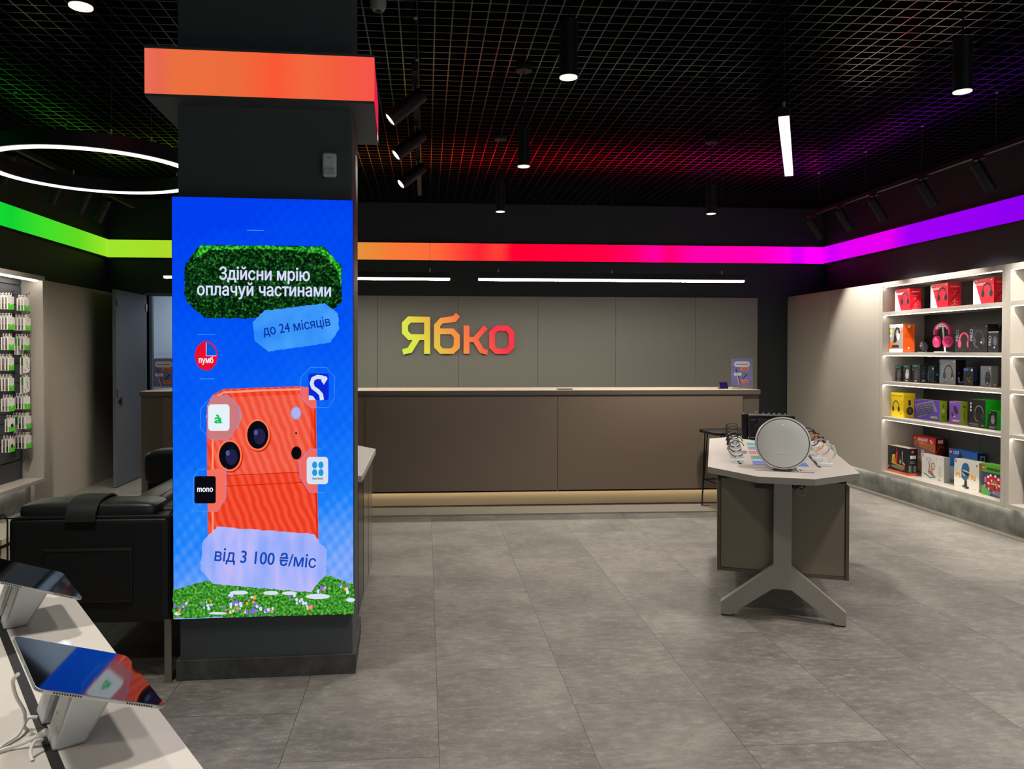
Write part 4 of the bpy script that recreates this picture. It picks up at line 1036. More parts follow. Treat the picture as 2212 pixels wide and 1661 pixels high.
# ================================================================ black leather armchair beside the pillar
SF = thing('leather_sofa', 'black leather sofa beside the pillar with strap and side pocket', 'sofa', (-1.55, 4.4, 0))
def sofa():
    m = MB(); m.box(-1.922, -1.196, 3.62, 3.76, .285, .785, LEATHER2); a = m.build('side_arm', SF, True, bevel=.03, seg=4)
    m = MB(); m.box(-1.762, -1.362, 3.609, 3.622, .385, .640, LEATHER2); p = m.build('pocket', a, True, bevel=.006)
    pts = lambda x0, x1, z0, z1, y: [(x0, y, z0), (x1, y, z0), (x1, y, z1), (x0, y, z1)]
    m = MB(); m.tube(pts(-1.752, -1.372, .395, .630, 3.6085), .002, BLACK, 6, True); m.build('seam', p, True)
    m = MB(); m.tube(smooth_path([(-1.92, 3.622, .30), (-1.92, 3.622, .76), (-1.90, 3.625, .782), (-1.216, 3.625, .784), (-1.195, 3.622, .77), (-1.195, 3.622, .30)], 8), .004, BLACK, 6); m.build('piping', a, True)
    m = MB(); m.pillow(-1.90, -1.27, 3.655, 3.86, .755, .845, LEATHER, .45, 14); c = m.build('arm_cushion', SF, True, smooth=True)
    m = MB(); m.tube([(-1.88 + .6 * i / 20, 3.672, .803 + .004 * math.sin(i)) for i in range(21)], .0045, BLACK, 6); m.build('piping', c, True)
    m = MB(); T_ = Matrix.Translation((-1.59, 0, 0)); m.T = T_ @ Matrix(((0, 1, 0, 0), (1, 0, 0, 0), (0, 0, 1, 0), (0, 0, 0, 1)))
    m.ribbon([(3.606, .765), (3.612, .80), (3.632, .832), (3.67, .854), (3.74, .862), (3.81, .858), (3.855, .84), (3.875, .80)], .135, .008, LEATHER); s_ = m.build('strap', SF, True, smooth=True)
    # backrest on the right running away from the viewer, its outer shell and the far arm
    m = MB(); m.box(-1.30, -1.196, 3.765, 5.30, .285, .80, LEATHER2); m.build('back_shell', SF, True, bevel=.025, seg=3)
    m = MB(); m.pillow(-1.455, -1.30, 3.74, 5.15, .42, .838, LEATHER, .3, 14); b = m.build('back_cushion', SF, True, smooth=True)
    m = MB(); m.tube([(-1.325, 3.80 + 1.3 * i / 20, .832) for i in range(21)], .004, BLACK, 6); m.build('piping', b, True)
    m = MB(); m.pillow(-1.92, -1.43, 3.80, 5.15, .36, .50, LEATHER, .35, 14); m.build('seat_cushion', SF, True, smooth=True)
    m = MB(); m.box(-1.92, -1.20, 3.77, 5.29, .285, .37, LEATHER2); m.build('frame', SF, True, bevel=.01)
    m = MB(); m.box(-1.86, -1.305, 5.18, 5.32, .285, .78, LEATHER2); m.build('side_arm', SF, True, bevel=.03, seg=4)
    m = MB(); m.pillow(-1.87, -1.28, 5.14, 5.34, .66, .90, LEATHER, .4, 14); m.build('arm_cushion', SF, True, smooth=True)
    for x, y in ((-1.2215, 3.626), (-1.92, 3.626), (-1.219, 5.26), (-1.88, 5.26)):
        m = MB(); m.box(x, x + .032, y, y + .012, 0, .30, CHROME); m.build('leg', SF, True)
sofa()
# low pale bench cut by the left picture edge
t = thing('low_bench', 'pale low drawer bench at the left picture edge behind the sofa', 'bench', (-2.8, 4.6, 0))
m = MB(); m.box(-3.3, -2.245, 4.18, 4.58, .52, .552, WOODL); m.build('top', t, True, bevel=.002)
m = MB(); m.box(-3.27, -2.27, 4.22, 4.56, .08, .49, mat('bench drawer', 'c6bba6', .5)); m.build('drawer', t, True)
m = MB(); m.box(-3.26, -2.28, 4.24, 4.56, .0, .52, mat('bench gap', '4a3e30', .5)); m.build('carcass', t, True)

# ================================================================ lit shelf units on the right wall
SHZ = [(2.237, 2.28), (1.937, 1.97), (1.518, 1.547), (1.211, 1.241), (.844, .873), (.258, .296)]
def shelf_unit(label, y0, y1):
    t = thing('shelf_unit', label, 'shelf', (5.05, (y0 + y1) / 2, .258), 0, 'lit shelf units on the right wall')
    for a, b in ((y0, y0 + .046), (y1 - .046, y1)):
        m = MB(); m.box(4.80, 5.27, a, b, .258, 2.28, SHELFMAT); m.build('side_panel', t, True, bevel=.0015)
    for i, (a, b) in enumerate(SHZ):
        m = MB(); m.box(4.802 if 0 < i < 5 else 4.80, 5.27, y0 + .046, y1 - .046, a, b, SHELFMAT); s_ = m.build(('top_board', 'shelf_board', 'shelf_board', 'shelf_board', 'shelf_board', 'bottom_board')[i], t, True, bevel=.001)
        if i < 5:
            m = MB(); m.box(4.812, 4.828, y0 + .075, y1 - .05, a - .0075, a - .0005, L_SIDE); m.box(4.815, 4.825, y0 + .076, y1 - .051, a - .008, a - .0074, L_STRIP); m.build('led_strip', s_, True)
    m = MB(); m.box(5.262, 5.28, y0 + .046, y1 - .046, .29, 2.24, BACKP)
    for k in range(1, 4):
        yy = y0 + (y1 - y0) * k / 4; m.box(5.2612, 5.262, yy - .002, yy + .002, .30, 2.23, MATTE)
    m.build('back_panel', t, True)
    m = MB(); m.box(4.86, 4.875, y0 + .05, y1 - .05, .250, .2575, emis('plinth led', (1, .95, .86, 1), 14)); m.build('led_strip', t, True)
    return t
shelf_unit('lit shelf unit full of headset and toy boxes at the right', 5.980, 7.735)
shelf_unit('nearly empty lit shelf unit cut by the right picture edge', 4.22, 5.978)

# ---------------------------------------------------------------- cartons; local x runs along the front, y into the shelf, z up
def cm(h): return mat('print ' + h, h, .42)
class Face:
    """draws flat print on one side of a carton, in fractions of its width and height"""
    def __init__(s, mb, side, w, d, h):
        s.m = mb; s.n = 0; s.side = side
        if side == 'F': s.W, s.H, s.o, s.u, s.nv = w, h, Vector((0, 0, 0)), Vector((1, 0, 0)), Vector((0, -1, 0))
        elif side == 'R': s.W, s.H, s.o, s.u, s.nv = d, h, Vector((w, 0, 0)), Vector((0, 1, 0)), Vector((1, 0, 0))
    def T(s):
        s.n += 1
        return frame_T(s.o + s.nv * (.0003 + s.n * .00012), s.u, Vector((0, 0, 1)))
    def poly(s, pts, h): s.m.poly([(p[0] * s.W, p[1] * s.H, 0) for p in pts], cm(h), s.T())
    def rect(s, x0, y0, x1, y1, h): s.poly([(x0, y0), (x1, y0), (x1, y1), (x0, y1)], h)
    def circ(s, x, y, r, h, k=1.0):
        q = r * s.H; s.m.poly([(p[0], p[1], 0) for p in circle(x * s.W, y * s.H, q * k, q, 20)], cm(h), s.T())
    def line(s, pts, w, h): s.m.poly([(p[0], p[1], 0) for p in band_pts([(a * s.W, b * s.H) for a, b in pts], w * s.H)], cm(h), s.T())
    def text(s, t, x, y, size, h, w=None, bold=.015, rot=0, shear=0, align='L'):
        T = s.T() @ Matrix.Translation((x * s.W, y * s.H, 0)) @ Matrix.Rotation(rot, 4, 'Z')
        s.m.text(t, 0, 0, size * s.H, cm(h), T, align, bold, None if w is None else w * s.W, shear)
    def bars(s, x, y, w, n, h, dy=.035, t=.012):
        for k in range(n): s.rect(x, y - k * dy, x + w * (1 - .25 * (k % 2)), y - k * dy + t, h)
    def headset(s, x, y, r, h, cup=None, mic=None, band=.13, open_=0.0):
        """headband and two cups"""
        W = s.H / s.W
        s.line([(x + math.cos(a) * r * W * .8, y + math.sin(a) * r) for a in [PI * (-.06 + 1.12 * i / 16) for i in range(17)]], band * r * 2.0, h)
        for sg in (-1, 1):
            c_ = (x + sg * r * W * (.78 + open_), y - r * .35)
            s.poly([(c_[0] + math.cos(a) * r * W * .30, c_[1] + math.sin(a) * r * .48) for a in [2 * PI * i / 16 for i in range(16)]], cup or h)
        if mic: s.line([(x - r * W * .8, y - r * .6), (x - r * W * .6, y - r * 1.0), (x - r * W * .1, y - r * 1.15)], r * .12, mic)
    def mouse(s, x, y, r, h, h2='101012', tilt=0.0):
        W = s.H / s.W
        P = [(math.cos(a) * r * .55 * (1 - .12 * math.sin(a)), math.sin(a) * r) for a in [2 * PI * i / 22 for i in range(22)]]
        R_ = lambda p: (x + (p[0] * math.cos(tilt) - p[1] * math.sin(tilt)) * W, y + p[0] * math.sin(tilt) + p[1] * math.cos(tilt))
        s.poly([R_(p) for p in P], h)
        s.line([R_((0, r * .25)), R_((0, r * .9))], r * .07, h2); s.line([R_((-.5 * r, r * .2)), R_((0, r * .26)), R_((.5 * r, r * .2))], r * .04, h2)
def carton(name, label, cat, x, y, z, w, d, h, base, side=None, top=None, yaw=0.0, draw=None, draw_side=None, group=None, lid=False):
    m = MB(); m.box(0, w, 0, d, 0, h, cm(base))
    if side: m.poly([(w + .0001, 0, 0), (w + .0001, d, 0), (w + .0001, d, h), (w + .0001, 0, h)], cm(side))
    if top: m.poly([(0, 0, h + .0001), (w, 0, h + .0001), (w, d, h + .0001), (0, d, h + .0001)], cm(top))
    if draw: draw(Face(m, 'F', w, d, h))
    if draw_side: draw_side(Face(m, 'R', w, d, h))
    o = tag(m.build(name), label, cat, group)
    return place(o, (x, y, z + .0008), -PI / 2 + yaw)

# ---- top shelf: three red headset cartons
def red_front(title):
    def f(F):
        F.poly([(0, 0), (.42, 0), (.12, .82), (0, .95)], 'ece9e6')
        F.rect(.03, .90, .26, .97, '1a1a1c'); F.text('HYPERX', .05, .915, .05, 'f4f0f0', .19)
        F.text(title, .16, .76, .12, 'ffffff', .46, .03, 0, .2)
        F.headset(.68, .52, .29, '2a2a2e', '1d1d20', None, .13, -.04); F.circ(.76, .42, .07, '55555c', .75)
        F.line([(.56, .34), (.36, .38), (.24, .48)], .018, '333338'); F.circ(.24, .49, .025, '222226')
        F.bars(.06, .30, .12, 2, '6a6a70'); F.bars(.24, .30, .12, 2, '6a6a70'); F.bars(.06, .18, .12, 2, '6a6a70'); F.bars(.24, .18, .12, 2, '6a6a70')
        F.circ(.90, .93, .02, 'ffffff')
    return f
def red_side(title):
    def f(F):
        F.text(title, .18, .82, .075, 'ffe8e8', .66, .03, 0, .2); F.bars(.3, .66, .4, 1, 'f2b4b8')
        for k in range(4): F.circ(.5, .56 - k * .13, .02, 'f8c0c4'); F.bars(.28, .50 - k * .13, .46, 1, 'f0a0a8')
        F.poly([(.0, .05), (.0, .2), (.9, .75), (.9, .62)], 'b8101e'); F.bars(.2, .05, .6, 1, 'ffffff')
    return f
for lb, ti, x, y, w, d, h in (('red and white headset carton at the left end of the top shelf', 'CLOUD III', 4.875, 7.592, .24, .12, .225), ('red and white headset carton in the middle of the top shelf', 'CLOUD III', 4.905, 7.078, .247, .13, .235),
                          ('red and white headset carton at the right end of the top shelf', 'CLOUD III', 4.905, 6.5, .247, .13, .226)):
    carton('headset_box', lb, 'box', x, y, SHZ[1][1], w, d, h, 'd81a2c', 'd0182a', 'a81420', 0, red_front(ti), red_side(ti), 'red headset cartons on the top shelf')

# ---- second shelf
Z2 = SHZ[2][1]
def orange_front(F):
    F.rect(0, .12, 1, .88, '9a9490'); F.rect(0, .88, 1, 1, 'e6e2dc'); F.rect(0, 0, 1, .12, 'efece8')
    F.circ(.16, .76, .075, 'e8d43a'); F.circ(.14, .60, .06, 'd8d4d8')
    F.poly([(0, .12), (0, .30), (.2, .40), (.42, .30), (.2, .12)], 'f06a1e'); F.poly([(.72, .66), (1, .82), (1, .74)], 'f06a1e')
    F.line([(.42, .50), (.44, .74), (.56, .86), (.70, .82), (.74, .66)], .09, '26262a'); F.circ(.46, .48, .13, '1f1f23', .7); F.circ(.66, .56, .13, 'd8d6d4', .7); F.circ(.40, .40, .07, '2c2c30')
    F.poly([(.2, .16), (.24, .26), (.68, .27), (.74, .17)], '2a2a2c'); F.text('ARCTIS', .1, .91, .06, '333333', .6); F.bars(.35, .04, .2, 1, '555555')
def orange_side(F):
    F.circ(.5, .91, .06, 'f6c8b4'); F.circ(.48, .15, .04, 'f6c8b4'); F.poly([(0, .55), (.75, .95), (.98, .45)], 'e0540c'); F.bars(.1, .07, .8, 2, 'f8b890', .03, .01)
carton('headset_box', 'grey and orange headset carton at the left end of the second shelf', 'box', 4.87, 7.683, Z2, .236, .125, .291, 'b0aaa4', 'f4601a', 'd8d2cc', 0.0, orange_front, orange_side)
def pro(pink):
    def f(F):
        F.text('PRO', .25, .42, .235, '96969a', None, .008, PI / 2)
        if pink: F.headset(.58, .42, .30, 'e84a70', 'e05076', None, .12)
        else:
            F.headset(.55, .50, .28, '3c3c42', '45454c', '6a6a70', .09); F.circ(.68, .36, .035, 'c8c8cc'); F.circ(.94, .93, .02, 'e8e0c0')
        F.bars(.08, .1, .06, 2, '6a6a6e'); F.bars(.3, .93, .12, 2, '55555a')
    return f
carton('headset_box', 'black carton printed with a pink headset on the second shelf', 'box', 4.95, 6.791, Z2, .205, .09, .248, '232325', '19191b', '2c2c2e', 0, pro(True))
carton('headset_box', 'black carton printed with a grey headset on the second shelf', 'box', 4.92, 6.576, Z2, .235, .10, .249, '202022', '121214', '2a2a2c', 0, pro(False))
def lbl(F):
    for k in range(4): F.rect(.12, .93 - k * .07, .88, .945 - k * .07, 'b8b8ba')
carton('accessory_box', 'black carton with white print lines, rearmost at the right end of the second shelf', 'box', 5.05, 6.475, Z2, .13, .08, .255, '17171a', '101012', None, 0, lbl)
def promouse(F):
    F.text('PRO', .30, .34, .25, 'a8a8ac', None, .008, PI / 2); F.mouse(.66, .55, .22, '5a5a62', '2a2a30', .1); F.circ(.60, .24, .045, '9ab8e8'); F.bars(.12, .1, .1, 2, '7a7a80'); F.rect(0, .96, 1, 1, '9a9a9c')
carton('mouse_box', 'black carton printed with a grey mouse at the right end of the second shelf', 'box', 4.90, 6.306, Z2, .12, .06, .181, '1d1d21', '141416', 'b0b0ae', 0, promouse)
def blk(F):
    for k, h in enumerate(('e8e8e8', 'd8d84a', 'e8e8e8')): F.circ(.72, .62 - k * .2, .045, h)
    F.rect(0, .86, 1, .875, '4a6a5a')
carton('accessory_box', 'small black carton with three dots beside the shelf post on the second shelf', 'box', 4.97, 6.270, Z2, .088, .06, .180, '131416', '0e0e10', 'a0a0a0', 0, blk)
# pink headset on a white stand, dark mouse on a little stand
PK = mat('pink plastic', 'e43a7c', .4); PK2 = mat('pink plush', 'd8447e', .7); PKD = mat('pink dark ring', 'a82a60', .5)
t = thing('headset', 'bright pink headset hung on a stand on the second shelf', 'headset', (5.02, 7.06, Z2 + .001), -PI / 2 + .25)
AR = lambda rx, rz, a0, a1, n=18: [(rx * math.cos(math.radians(a0 + (a1 - a0) * i / n)), .185 + rz * math.sin(math.radians(a0 + (a1 - a0) * i / n))) for i in range(n + 1)]
m = MB(); m.ribbon(AR(.082, .098, -8, 188), .04, .016, PK); m.build('headband', t, smooth=True, bevel=.004)
m = MB(); m.ribbon(AR(.069, .085, 30, 150), .036, .012, mat('headband lining', 'd7b9bd', .7)); m.build('band_padding', t, smooth=True)
for sg in (-1, 1):
    m = MB(); m.tube([(sg * .080, 0, .165), (sg * .088, 0, .13), (sg * .076, -.018, .108)], .006, PKD, 8); m.build('fork', t, smooth=True)
    m = MB(); m.T = Matrix.Translation((sg * .062, -.005, .105)) @ Matrix.Rotation(sg * .6, 4, 'Z') @ Matrix.Rotation(PI / 2, 4, 'X')
    m.lathe([(0, -.028), (.045, -.026), (.054, -.012), (.054, .012), (.046, .024), (.026, .028), (0, .026)], PK, 28, None, .88, 1.05); e_ = m.build('ear_cup', t, smooth=True)
    m = MB(); m.T = Matrix.Translation((sg * .062, -.005, .105)) @ Matrix.Rotation(sg * .6, 4, 'Z') @ Matrix.Rotation(PI / 2, 4, 'X'); m.ring([(.020, .0275), (.027, .0275), (.027, .031), (.020, .031)], PKD, 24); m.build('ring', e_)
t = thing('headset_stand', 'white stand carrying the pink headset on the second shelf', 'stand', (5.02, 7.06, Z2 + .0008), -PI / 2 + .25)
m = MB(); m.prism(rrect(-.07, -.045, .07, .06, .02), 0, .008, WHITEP); m.build('base', t)
m = MB(); m.tube([(0, .03, .008), (0, .012, .15), (0, 0, .252)], .008, WHITEP, 10); m.box(-.03, .03, -.014, .014, .247, .257, WHITEP); m.build('column', t)
for sg in (-1,): m = MB(); m.tube([(.055, -.03, .0), (.05, -.03, .05)], .006, WHITEP, 8); m.build('post', t)
t = thing('computer_mouse', 'dark mouse leaning on a small stand left of the pink headset', 'mouse', (4.98, 7.28, Z2 + .001), -PI / 2)
m = MB(); m.T = Matrix.Translation((.0, 0, .062)) @ Matrix.Rotation(-.65, 4, 'Y') @ Matrix.Rotation(-.2, 4, 'X'); m.pillow(-.024, .02, -.03, .03, -.058, .058, mat('mouse graphite', '2c2c30', .35), .75); b = m.build('shell', t, smooth=True)
m = MB(); m.T = Matrix.Translation((.0, 0, .062)) @ Matrix.Rotation(-.65, 4, 'Y') @ Matrix.Rotation(-.2, 4, 'X'); m.lathe([(.006, 0), (.006, .004)], SILV, 12, Matrix.Translation((-.006, -.0305, .0)) @ Matrix.Rotation(PI / 2, 4, 'X')); m.build('emblem', b)
m = MB(); m.box(-.05, .03, -.03, .03, 0, .005, GREYP); m.tube([(.03, 0, .005), (.01, 0, .05)], .005, GREYP, 8); m.build('stand', t)

# ---- third shelf: mice and a headset in dark cartons
Z3 = SHZ[3][1]
def dm(mc, logo='e8e8e8'):
    def f(F):
        F.rect(.04, .88, .62, .96, '2f8f84'); F.mouse(.55, .48, .30, mc, '2a2a2c', -.12); F.rect(.3, .05, .62, .11, 'c8c8c8'); F.circ(.08, .72, .03, 'dcdcdc'); F.bars(.82, .9, .1, 3, '8a8a8a')
    return f
def ds(F):
    F.bars(.2, .85, .5, 9, '8f8f8f', .085, .02); F.rect(.2, .06, .7, .13, 'd0d0d0')
G3 = 'dark mouse cartons at the left of the third shelf'
carton('mouse_box', 'dark carton printed with a grey mouse, leftmost on the third shelf', 'box', 4.94, 7.676, Z3, .10, .06, .162, '26282a', '1b1c1e', '9a9a98', 0, dm('6a6c70'), ds)
carton('mouse_box', 'dark carton printed with a white mouse on the third shelf', 'box', 4.95, 7.56, Z3, .115, .05, .172, '26282a', '1b1c1e', 'b0b0ae', 0, dm('d8d0d8'), ds)
carton('mouse_box', 'dark carton printed with a black mouse, third from the left on the third shelf', 'box', 4.965, 7.438, Z3, .125, .075, .182, '2a2c2e', '222426', 'a8a8a6', 0, dm('4a4c50'), ds)
def g502(F):
    F.rect(0, 0, .3, 1, '2464a0'); F.text('G502', .27, .08, .28, '7ccaff', None, .015, PI / 2)
    F.circ(.84, .86, .07, 'f0e8d0'); F.mouse(.66, .45, .2, '2a2c30', '101012', -.6)
carton('mouse_box', 'slim carton with a blue band down its left side on the third shelf', 'box', 5.05, 7.336, Z3, .112, .06, .166, '3c4044', '33373a', 'b0b0b0', 0, g502, lambda F: (F.circ(.5, .5, .08, '3a8ae0'), F.circ(.3, .08, .04, 'd8c8a8')))
def g522(F):
    F.rect(.0, .30, .10, .86, '35506c'); F.text('G522', .20, .32, .22, '5a86b4', None, .01, PI / 2); F.headset(.56, .46, .30, '2a2a2e', '3a3a3e', None, .10); F.line([(.3, .62), (.38, .80), (.55, .86)], .03, '9a90c8'); F.circ(.90, .93, .025, 'ffffff'); F.line([(.78, .18), (.82, .30)], .03, 'd8d4ee'); F.line([(.24, .08), (.5, .08)], .02, '2a2a2e')
def g522s(F): F.rect(.25, .3, .75, .9, '08080a'); F.line([(.3, .30), (.35, .10), (.6, .08), (.75, .14)], .06, 'b8a8e8'); F.line([(.25, .42), (.4, .5)], .02, 'c8c8d0')
carton('headset_box', 'big grey carton printed with a black headset on the third shelf', 'box', 4.99, 7.062, Z3, .228, .10, .236, '77787c', '151518', 'a8a8a8', 0, g522, g522s)
def ring_(F):
    F.rect(.05, .84, .5, .97, '1f5fc0'); F.circ(.86, .88, .06, 'f0ece0'); F.mouse(.55, .50, .24, '08080a', '1c1c1e', .3); F.line([(.42, .42), (.5, .30), (.62, .24), (.74, .24)], .022, 'd8c860'); F.circ(.66, .44, .035, 'd8c040')
carton('mouse_box', 'small black carton with a yellow curve on the third shelf', 'box', 5.0, 6.742, Z3, .125, .055, .162, '19191b', '0d0d10', 'b8b8b8', 0, ring_, lambda F: F.text('G102', .68, .3, .30, '3a7ae0', None, .0, PI / 2))
def g703(F):
    F.text('G703', .28, .30, .26, '3f74ac', None, .01, PI / 2); F.mouse(.68, .42, .34, '202024', '707074', 0); F.circ(.66, .17, .055, '7ab0ff'); F.circ(.86, .90, .03, 'f0f0f0')
carton('mouse_box', 'grey carton printed with a black mouse at the right of the third shelf', 'box', 4.985, 6.505, Z3, .13, .065, .184, '6f7378', '85888c', 'd0d0d0', 0, g703, lambda F: F.rect(.3, .02, .7, .16, 'd8d0c0'))

# ---- fourth shelf
Z4 = SHZ[4][1]
def yel(F):
    F.text('WH-CH720', .06, .85, .075, '3a3410', .84, .03); F.headset(.42, .42, .24, '2a2822', '35322c', None, .09); F.line([(.72, .2), (.8, .12), (.88, .2)], .02, '2a2822'); F.bars(.82, .64, .08, 2, '8a7a10', .1, .03)
def yels(F): F.bars(.1, .84, .8, 1, '6a5c10'); F.rect(.42, .5, .62, .72, '26241e'); F.circ(.55, .28, .17, '2c2a26', .85); F.circ(.55, .28, .11, '5a5852', .85)
carton('headset_box', 'bright yellow headphone carton at the left of the fourth shelf', 'box', 4.896, 7.686, Z4, .215, .125, .252, 'f2cf12', 'ecc80c', 'f0d840', 0, yel, yels)
def kb(F):
    F.bars(.05, .93, .22, 1, 'd8d0f0'); T = [(.06, .72), (.75, 1.0), (.93, .48), (.20, .05)]
    F.poly(T, '8f86b8')
    ux = ((T[1][0] - T[0][0]), (T[1][1] - T[0][1])); vx = ((T[3][0] - T[0][0]), (T[3][1] - T[0][1]))
    for r_ in range(5):
        for c_ in range(12):
            a = (c_ + .6) / 12.8; b = (r_ + .6) / 6
            p = lambda a, b: (T[0][0] + ux[0] * a + vx[0] * b, T[0][1] + ux[1] * a + vx[1] * b)
            F.poly([p(a, b), p(a + .055, b), p(a + .055, b + .12), p(a, b + .12)], '3a3556')
    F.text('HK75', .69, .10, .16, 'd6e84a', .26, .03)
carton('keyboard_box', 'long purple keyboard carton with lime end on the fourth shelf', 'box', 5.01, 7.482, Z4, .40, .075, .196, '5b3fb0', 'b4d62a', 'c8e04a', 0, kb, lambda F: (F.rect(.3, .42, .7, .60, 'e8efc8'), F.rect(.3, .15, .7, .30, '7a9a2a'), F.rect(.4, .66, .6, .82, '7a9a2a')))
def hm(F):
    F.bars(.08, .93, .5, 1, 'd8d0f0'); F.mouse(.56, .62, .21, '2a1e30', '4a3a50', .5); F.mouse(.28, .42, .10, '2a1e30', '4a3a50', .3); F.poly([(.38, .32), (.5, .36), (.5, .30)], 'f0f0f0'); F.text('HM47', .28, .10, .115, 'd6e84a', .66, .03)
carton('mouse_box', 'purple mouse carton with lime side on the fourth shelf', 'box', 4.972, 6.892, Z4, .158, .065, .213, '7a4aa6', 'b8d62e', 'd2e860', 0, hm, lambda F: (F.rect(.25, .72, .75, .84, '7a9a2a'), F.rect(.4, .2, .6, .62, '8aaa2e')))
def gr(F):
    F.headset(.62, .52, .26, '7c7c80', '3a3a3e', '8a8a90', .09); F.circ(.66, .44, .13, '1a1a1c', .7)
    for k in range(3): F.circ(.13, .84 - k * .12, .045, 'd0d0d2')
    F.text('KRAKEN', .06, .09, .07, 'a8a8aa', .52, .0); F.bars(.06, .045, .6, 1, '88888a'); F.rect(.78, .07, .9, .10, '6ad83a')
carton('headset_box', 'black headset carton with bright green side on the fourth shelf', 'box', 4.942, 6.592, Z4, .207, .15, .25, '0f0f11', '1fd62a', '3ae23a', 0, gr, lambda F: F.poly([(0, .0), (.35, .0), (.8, .72), (.8, .5)], '18b824'))
def gm(F): F.mouse(.5, .55, .24, '8a8a90', '2a2a2c'); F.circ(.12, .9, .04, '3ad83a'); F.bars(.1, .14, .8, 2, 'b0b0b0', .06, .025)
carton('mouse_box', 'small black mouse carton with green side beside the shelf post', 'box', 4.935, 6.338, Z4, .10, .06, .163, '101012', '1fd62a', '3ae23a', 0, gm)

# ---- bottom shelf: toy brick sets
Z5 = SHZ[5][1]
def brickmark(F, x, y, s, W):
    F.rect(x, y, x + s * W, y + s, 'd8202a'); F.text('LEGO', x + s * W * .1, y + s * .34, s * .42, 'ffffff', s * W * .8, .04)
def fair(F):
    F.rect(0, 0, 1, .09, 'd8581e'); F.bars(.05, .03, .6, 1, 'f0a060'); F.poly([(.1, .8), (.14, .86), (.2, .8)], '4a4c50')
    F.poly([(.18, .28), (.2, .20), (.72, .14), (.85, .22), (.82, .30)], '7a7268'); F.poly([(.18, .34), (.84, .26), (.84, .3), (.2, .4)], 'a8884a')
    F.poly([(.2, .36), (.22, .66), (.36, .70), (.4, .34)], 'd8a02a'); F.poly([(.24, .40), (.25, .6), (.28, .6), (.28, .4)], '8a5a1a'); F.poly([(.31, .38), (.32, .6), (.35, .6), (.35, .38)], '8a5a1a')
    F.poly([(.40, .35), (.42, .80), (.47, .86), (.50, .78), (.48, .36)], 'c83028'); F.line([(.45, .86), (.45, .96)], .02, 'd84a30'); F.poly([(.55, .35), (.58, .66), (.66, .68), (.68, .33)], '3a3a3c'); F.rect(.60, .40, .65, .52, 'd8d0c0')
    F.line([(.72, .4), (.72, .82)], .02, 'd8d8d8'); F.poly([(.70, .76), (.72, .90), (.74, .76)], 'd8d8d8'); F.poly([(.74, .30), (.76, .46), (.86, .40), (.84, .26)], 'c04a2a'); F.poly([(.76, .42), (.86, .36), (.86, .40), (.76, .46)], 'e0c02a')
    brickmark(F, .02, .16, .09, .66)
def fairs(F):
    F.rect(0, 0, 1, .09, 'd8581e'); brickmark(F, .34, .82, .11, 2.4); F.rect(.22, .62, .82, .74, 'e4e2de'); F.bars(.2, .52, .6, 3, '8a8a8a', .035, .012)
    for x in (.05, .55): F.bars(x, .34, .34, 7, '9a9a9a', .035, .018)
carton('toy_box', 'black toy brick carton with an orange base at the left of the bottom shelf', 'toy box', 4.868, 7.682, Z5, .335, .10, .275, '1a1a1a', '141416', 'd8c8b8', 0, fair, fairs)
def nin(F):
    F.rect(0, .0, 1, .72, '8a5a62'); F.poly([(0, .74), (1, .60), (1, .8), (0, .9)], 'c8704a'); F.poly([(.5, 0), (1, 0), (1, .5), (.6, .42)], '5a3a3e'); F.poly([(0, .1), (.5, .0), (.62, .34), (.1, .5)], 'a8886a')
    brickmark(F, .02, .87, .10, 1.06); F.text('NINJAGO', .19, .865, .12, 'fff4f4', .48, .03); F.poly([(.22, .78), (.62, .76), (.58, .84), (.26, .85)], 'd8702a'); F.bars(.3, .80, .26, 1, 'f0d080')
    F.poly([(.12, .6), (.2, .82), (.3, .66), (.28, .55)], '6a6a88'); F.poly([(.58, .58), (.72, .8), (.68, .52)], '7a7a98'); F.poly([(.34, .3), (.36, .64), (.52, .64), (.56, .3)], 'c8c0b8'); F.poly([(.38, .38), (.4, .5), (.5, .5), (.52, .38)], '2a2a34'); F.poly([(.60, .25), (.66, .5), (.78, .45), (.74, .22)], '8a8080'); F.circ(.86, .86, .04, 'e0c040'); F.circ(.8, .9, .035, 'e8e8e0')
carton('toy_box', 'tall dark red toy brick carton standing at the back of the bottom shelf', 'toy box', 5.12, 7.64, Z5, .345, .10, .385, 'd02832', '6e1820', 'c0242c', 0, nin, lambda F: (F.rect(.25, .86, .8, .95, 'e8e4e0'), F.rect(.5, .42, .8, .52, 'd8d0cc'), F.line([(.1, .6), (.5, .8), (.9, .74)], .02, 'c8782a')))
def flower(F):
    brickmark(F, .03, .88, .09, .75); F.circ(.68, .88, .03, 'b0aca8'); F.bars(.84, .9, .06, 1, 'b0aca8')
    F.poly([(.08, .2), (.4, .04), (.68, .14), (.34, .30)], '3f8a5c'); F.poly([(.12, .24), (.4, .1), (.62, .18), (.34, .3)], 'd8e0e4')
    F.line([(.35, .30), (.36, .62), (.33, .72)], .05, '8a5a34'); F.line([(.46, .40), (.46, .66), (.56, .7), (.60, .58), (.56, .44), (.46, .42)], .05, 'b07840'); F.poly([(.30, .26), (.3, .38), (.5, .36), (.54, .22), (.4, .2)], 'c87070'); F.poly([(.42, .2), (.5, .26), (.6, .2), (.5, .15)], '3a6ab0')
    for k in range(5): F.line([(.22 + k * .06, .72), (.23 + k * .06, .90)], .025, ('7aa0c8', '9ac0e0', 'e0a0b0', '7aa0c8', 'c8d8e8')[k])
    F.rect(.78, .16, .9, .6, 'd0ccc8'); F.rect(.74, .03, .79, .09, 'c8504a'); F.rect(.82, .03, .86, .09, 'c8504a'); F.bars(.55, .06, .1, 1, 'a09c98')
